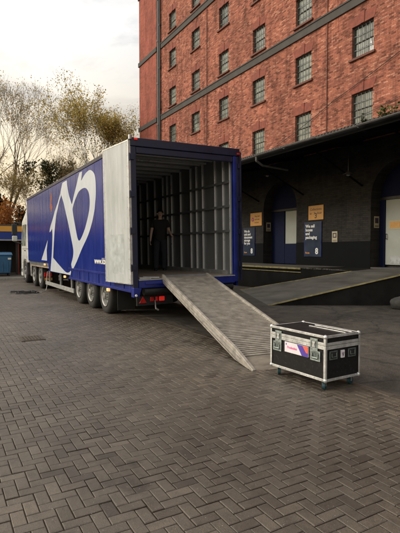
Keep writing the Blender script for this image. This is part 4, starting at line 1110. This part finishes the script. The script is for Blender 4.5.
# hands: fingers
def hand(base, d_, side_, mir):
    d_ = Vector(d_).normalized(); side_ = Vector(side_).normalized(); nrm = d_.cross(side_)
    for k, (off, L_) in enumerate(((-.027, .062), (-.009, .072), (.009, .068), (.026, .054))):
        a = Vector(base) + side_*off + d_*.0; b_ = a + d_*L_*.5 + nrm*.006*mir; c_ = b_ + d_*L_*.45 + nrm*.022*mir
        skin_obj('finger', [(a, .0095), (b_, .009), (c_, .007)], [(0,1),(1,2)], M['skin'], pr, 1)
    a = Vector(base) - side_*.026 - d_*.045; b_ = a - side_*.028 + d_*.028; c_ = b_ + d_*.03
    skin_obj('thumb', [(a, .011), (b_, .0105), (c_, .008)], [(0,1),(1,2)], M['skin'], pr, 1)
hand(Q(-.281,.115,.80), Vector(Q(-.281,.12,.75)) - Vector(Q(-.278,.10,.83)), fw*-1, 1)
hand(Q(.35,.245,.945), Vector(Q(.36,.26,.92)) - Vector(Q(.34,.21,.97)), fw*-1, -1)
# clothes
sh = [(Q(0,0,.80), (.172,.125)), (Q(0,.01,1.10), (.152,.116)), (Q(0,.02,1.32), (.182,.127)), (Q(0,.008,1.435), (.125,.092)), (Q(-.19,.0,1.41), .075), (Q(-.235,.0,1.22), .065), (Q(.19,.0,1.41), .075), (Q(.24,-.02,1.23), .065)]
skin_obj('t_shirt', sh, [(0,1),(1,2),(2,3),(2,4),(4,5),(2,6),(6,7)], M['black_cloth'], pr)
tz = [(Q(0,0,1.0), (.150,.11)), (Q(-.095,0,.84), .112), (Q(-.115,.06,.50), .088), (Q(-.12,.02,.03), .072), (Q(.095,0,.84), .112), (Q(.115,-.02,.50), .088), (Q(.11,-.10,.03), .072)]
skin_obj('trousers', tz, [(0,1),(1,2),(2,3),(0,4),(4,5),(5,6)], M['navy_cloth'], pr)
for a, b_ in ((Q(-.12,-.03,.045), Q(-.125,.19,.032)), (Q(.11,-.15,.045), Q(.135,.07,.032))): skin_obj('shoe', [(a, (.055,.045)), (b_, (.05,.032))], [(0,1)], M['black_plastic'], pr)
# hair, face
hd = Vector(Q(0,.03,1.64))
bmx = bmesh.new(); bmesh.ops.create_icosphere(bmx, subdivisions=3, radius=1)
for vt in list(bmx.verts):
    vt.co = Vector((vt.co.x*.092, vt.co.y*.105, vt.co.z*.112 + .012))
dl = [vt for vt in bmx.verts if vt.co.dot(fw) > .035 and vt.co.z < .062 or vt.co.z < -.035]
bmesh.ops.delete(bmx, geom=dl, context='VERTS')
me = bpy.data.meshes.new('hair'); bmx.to_mesh(me); bmx.free(); me.materials.append(M['hair']); o = bpy.data.objects.new('hair', me); COL.objects.link(o); o.parent = pr; o.location = hd - wloc(pr) - fw*.008
p = MB()
def blob(c, r, mb, n_=8): mb.lathe([(-r*math.cos(PI*k/6), r*math.sin(PI*k/6)) for k in range(7)], c, 'Z', n_)
for s_ in (-1, 1): blob(Q(s_*.032, .118, 1.645), .010, p)
p.build('eyes', M['ink'], pr, smooth=True)
p = MB(); blob(Q(0, .136, 1.615), .014, p); p.tube(Q(0,.118,1.65), Q(0,.138,1.618), .008, .012, 8)
for s_ in (-1, 1): blob(Q(s_*.085, .03, 1.63), .022, p)
p.build('nose_and_ears', M['skin'], pr, smooth=True)
MB().tube(Q(-.022,.120,1.582), Q(.022,.120,1.582), .006, n=6).build('mouth', M['ink_red'], pr)

# ------------------------------------------------------------------ shed and bin at the far end
sx = thing('storage_shed', 'low open shed with orange and blue fascia behind the lorry cab', 'shed', (2, 29, .1))
MB().box(-14, 13, 28.6, 28.72, 2.62, 2.93).build('orange_fascia', M['fascia_orange'], sx)
MB().box(-14, 13, 28.62, 28.74, 2.17, 2.615).build('blue_fascia', M['fascia_blue'], sx)
MB().box(-14, 13, 28.58, 28.76, 2.09, 2.165).build('grey_trim', M['shed_grey'], sx)
MB().box(-14, 13, 31.2, 31.3, .1, 3.0).build('back_wall', M['shed_dark'], sx)
MB().box(-14, 13, 28.73, 31.5, 2.94, 3.02).build('roof', M['roof_sheet'], sx)
for k in range(10): MB().box(-13.5 + 2.9*k, -13.38 + 2.9*k, 28.9, 29.02, .1, 2.93).build('post', M['shed_dark'], sx)
p = MB()
for k in range(34): p.box(-13.9 + .8*k, -13.86 + .8*k, 31.16, 31.199, .1, 2.9)
p.build('wall_battens', M['chassis'], sx)
MB().tube((4.05, 28.9, .1), (4.05, 28.9, 2.3), .03).build('red_pole', simple('red_pole_paint', (.25, .03, .02), .5), sx)
bn = thing('wheeled_bin', 'large blue four wheeled waste bin in front of the dark shed', 'bin', (2.85, 27.8, .1))
b0, b1 = 2.2, 3.5
F2 = lambda y_: (lambda u, v_: (u, y_, v_))
cv = [(b0 + .08, .26), (b1 - .08, .26), (b1, 1.25), (b0, 1.25)]
vv = []
for (y_, s_) in ((27.45, 0), (28.3, 0)):
    for (x_, z_) in cv:
        vv.append((x_, y_ + (.06 if z_ < .5 and y_ < 28 else 0), z_))
MB().add(vv, [(0,1,2,3),(7,6,5,4),(0,4,5,1),(1,5,6,2),(2,6,7,3),(3,7,4,0)]).build('bin_body', M['bin_blue'], bn, bevel=.04)
MB().box(b0 - .04, b1 + .04, 27.40, 28.34, 1.25, 1.30).prism([[(27.42, 1.301), (28.32, 1.301), (28.2, 1.44), (27.6, 1.40)]], lambda u, v_: (b0 - .02, u, v_), lambda u, v_: (b1 + .02, u, v_)).build('bin_lid', M['bin_blue'], bn, bevel=.02)
MB().box(b0 + .35, b0 + .6, 27.435, 27.45, .95, 1.15).build('bin_label', M['black_plastic'], bn)
MB().box(b1 - .22, b1 - .05, 27.435, 27.45, 1.02, 1.12).build('bin_sticker', M['white_paint'], bn)
p = MB()
for k in range(4): p.box(b0 + .2 + .28*k, b0 + .25 + .28*k, 27.43, 27.47, .35, .9)
p.build('bin_ribs', M['bin_blue'], bn)
for x_ in (b0 + .15, b1 - .15):
    for y_ in (27.6, 28.2): MB().tube((x_ - .025, y_, .18), (x_ + .025, y_, .18), .08, n=14).build('bin_wheel', M['rubber'], bn)

# ------------------------------------------------------------------ trees
def tree(name, label, cat, base, hgt, seed, trunk_r, spread, levels, leafm, leaf_n, leaf_s, group, fork=.25, barkm='bark', droop=0., nchild=(3, 4), stems=1, leafzone=.0, leafprob=.7):
    rng = random.Random(seed); t = thing(name, label, cat, base, group)
    tb = MB(); tips = []
    def grow(p_, d_, L_, r_, lv):
        nseg = 3 if lv < 2 else 2
        q = Vector(p_); d2 = Vector(d_)
        kids = []
        for k in range(nseg):
            d2 = (d2 + Vector((rng.gauss(0, .10), rng.gauss(0, .10), rng.gauss(.06 - droop, .06)))).normalized()
            nq = q + d2 * (L_ / nseg); ra = r_ * (1 - .35 * k / nseg); rb = r_ * (1 - .35 * (k + 1) / nseg)
            tb.tube(q, nq, max(ra, .007), max(rb, .006), n=(8 if lv == 0 else 5 if lv < 3 else 3), caps=False)
            q = nq; kids.append((Vector(q), Vector(d2), rb))
        if lv >= levels - 1: tips.extend([kk[0] for kk in kids])
        if lv >= levels: return
        nc = rng.randint(*nchild)
        for c_ in range(nc):
            kq, kd, kr = kids[-1] if (c_ < 2 or lv == 0) else kids[rng.randrange(len(kids))]
            ang = rng.uniform(.25, .65) * spread; ph = rng.random() * 2 * PI
            u = kd.orthogonal().normalized(); w2 = kd.cross(u)
            nd = (kd * math.cos(ang) + (u * math.cos(ph) + w2 * math.sin(ph)) * math.sin(ang)); nd.z += .12
            grow(kq, nd.normalized(), L_ * rng.uniform(.62, .85), kr * rng.uniform(.55, .75), lv + 1)
    for s_ in range(stems):
        d0 = Vector((rng.gauss(0, .04 + .12*(stems > 1)), rng.gauss(0, .04 + .12*(stems > 1)), 1)).normalized()
        b0_ = Vector(base) + Vector((rng.uniform(-.4, .4), rng.uniform(-.4, .4), 0)) * (stems > 1)
        grow(b0_ - Vector((0, 0, .1)), d0, hgt * fork, trunk_r * (1 if s_ == 0 else .75), 0)
    tb.build('trunk', M[barkm], t)
    if leaf_n:
        pts = [q for q in tips if rng.random() < leafprob and q.z > leafzone]
        V, F_ = leafcluster(pts, leaf_s, leaf_n, rng, .20)
        MB().add(V, F_).build('crown', leafm, t)
    return t, tips
def report(tips, base): return max(q.z for q in tips), min(q.x for q in tips) - base[0], max(q.x for q in tips) - base[0]
G1 = 'trees behind the shed'
tree('autumn_tree', 'rounded tree with ochre leaves rising above the middle of the trailer', 'tree', (11.3, 37.5, 0), 16.6, 21, .24, 1.02, 6, M['leaf_ochre'], 8, .10, G1, fork=.25, nchild=(3, 4), leafprob=.6)
tree('bare_tree', 'tall almost bare tree with pale yellow tips at the left edge', 'tree', (5.5, 42.5, 0), 18.5, 5, .26, .9, 6, M['leaf_pale'], 3, .09, G1, fork=.25, nchild=(3, 3), leafprob=.55, stems=3, barkm='bark_mid')
tree('bare_tree', 'thin bare tree between the left edge tree and the ochre tree', 'tree', (8.9, 43.5, 0), 13, 9, .17, .95, 6, M['leaf_pale'], 4, .09, G1, fork=.24, nchild=(3, 3), leafprob=.4, barkm='bark_mid')
tree('bare_tree', 'leaning bare tree with many fine twigs right behind the cab', 'tree', (7.4, 39.0, 0), 11, 33, .16, 1.0, 6, M['leaf_pale'], 4, .09, G1, fork=.23, nchild=(3, 3), leafprob=.5, barkm='bark_mid')
tree('ivy_tree', 'small dark ivy covered tree behind the front of the trailer', 'tree', (10.1, 45.0, 0), 9.5, 14, .2, .5, 4, M['leaf_dark'], 16, .22, G1, fork=.34, nchild=(3, 3), leafprob=.9)
tree('orange_bush', 'small tree with orange autumn leaves over the shed roof', 'tree', (4.6, 33.0, 0), 3.9, 17, .08, 1.1, 4, M['leaf_orange'], 8, .12, G1, fork=.42, nchild=(3, 3), leafprob=.9)
tree('evergreen_tree', 'dark evergreen behind the shed at the left edge', 'tree', (4.0, 38.0, 0), 8.0, 19, .2, .9, 4, M['leaf_dark'], 18, .24, G1, fork=.22, nchild=(4, 4), leafprob=1)
tree('evergreen_tree', 'dark evergreen just left of the lorry cab top', 'tree', (6.6, 38.6, 0), 6.5, 29, .2, .9, 4, M['leaf_dark'], 18, .24, G1, fork=.22, nchild=(4, 4), leafprob=1)
# trees outside the frame to the left (seen from a step aside and mirrored in the trailer)
tree('bare_tree', 'bare tree beyond the shed, left of the picture', 'tree', (-1.5, 41.5, 0), 15, 41, .22, .85, 5, M['leaf_pale'], 3, .14, G1, fork=.27, nchild=(3, 3), leafprob=.5)
tree('autumn_tree', 'ochre leaved tree beyond the shed, left of the picture', 'tree', (-8.5, 38.5, 0), 13, 44, .24, 1.05, 5, M['leaf_ochre'], 7, .19, G1, fork=.28, nchild=(3, 3), leafprob=.8)
# low dark wood
rng = random.Random(77)
pts = [(rng.uniform(-30, 40), rng.uniform(47, 60), rng.uniform(0, 1)) for _ in range(1500)]
pts = [(x, y, z * (3.6 + 1.6*math.sin(x*.7) + 1.0*math.sin(x*1.9 + 1))) for x, y, z in pts]
for _ in range(900):   # belt of trees continues left, added taller out of view to darken trailer reflections
    x = rng.uniform(-32, 1.5); pts.append((x, rng.uniform(36, 44), rng.uniform(0, 1) * (7.2 + 1.8*math.sin(x*.9) + 1.2*math.sin(x*2.3 + 1))))
V, F_ = leafcluster(pts, .34, 14, rng, .5)
o = MB().add(V, F_).build('far_wood', M['leaf_dark'], loc=(0, 50, 0)); tag(o, 'low dark wood behind the trees, with a taller added belt left of view', 'wood', kind='stuff')

# ------------------------------------------------------------------ light
SUN_AZ = math.atan2(-.86, .42); SUN_EL = math.radians(24)
wd = bpy.data.worlds.new('World'); S.world = wd; wd.use_nodes = True; nt = wd.node_tree
bg = nt.nodes['Background']; bg.inputs['Strength'].default_value = .1
sky = nt.nodes.new('ShaderNodeTexSky'); sky.sky_type = 'NISHITA'; sky.sun_disc = False
sky.sun_elevation = SUN_EL; sky.sun_rotation = SUN_AZ; sky.air_density = 1; sky.dust_density = 2
tcn = nt.nodes.new('ShaderNodeTexCoord'); sepn = nt.nodes.new('ShaderNodeSeparateXYZ'); nt.links.new(tcn.outputs['Generated'], sepn.inputs[0])
mp = nt.nodes.new('ShaderNodeMapping'); mp.inputs['Scale'].default_value = (1.6, 1.6, 4.5); nt.links.new(tcn.outputs['Generated'], mp.inputs[0])
nz = noise(nt, mp.outputs[0], 2.6, 7, .55, .4)
cl = ramp(nt, nz, [(.30, (8.6, 8.7, 9.0)), (.42, (11.6, 11.6, 11.5)), (.53, (14.4, 14.2, 13.7))]).outputs[0]
hz = ramp(nt, sepn.outputs['Z'], [(.0, (1.0, .80, .52)), (.18, (1.02, .86, .62)), (.30, (1.06, .98, .86)), (.42, (1.1, 1.08, 1.06))]).outputs[0]
cl = mixc(nt, 1., cl, hz, 'MULTIPLY')
# brighter towards the hidden sun
dp = nt.nodes.new('ShaderNodeVectorMath'); dp.operation = 'DOT_PRODUCT'; nt.links.new(tcn.outputs['Generated'], dp.inputs[0])
dp.inputs[1].default_value = (math.sin(SUN_AZ)*math.cos(SUN_EL), math.cos(SUN_AZ)*math.cos(SUN_EL), math.sin(SUN_EL))
gl = ramp(nt, dp.outputs['Value'], [(.0, (.48, .50, .54)), (.5, (.95, .95, .95)), (.98, (1.7, 1.6, 1.4))]).outputs[0]
cl = mixc(nt, 1., cl, gl, 'MULTIPLY')
fin = mixc(nt, .9, sky.outputs[0], cl)
nt.links.new(fin, bg.inputs['Color'])
sl = bpy.data.lights.new('sun', 'SUN'); sl.energy = 1.4; sl.angle = math.radians(14); sl.color = (1, .93, .82)
so = bpy.data.objects.new('sun', sl); COL.objects.link(so)
dirv = Vector((math.sin(SUN_AZ)*math.cos(SUN_EL), math.cos(SUN_AZ)*math.cos(SUN_EL), math.sin(SUN_EL)))
so.rotation_euler = dirv.to_track_quat('Z', 'Y').to_euler(); so.location = dirv * 60

S.view_settings.view_transform = 'Standard'; S.view_settings.look = 'None'
S.view_settings.exposure = 0; S.view_settings.gamma = 1; S.view_settings.use_curve_mapping = False
S.render.engine = 'CYCLES'
S.cycles.max_bounces = 6; S.cycles.diffuse_bounces = 3
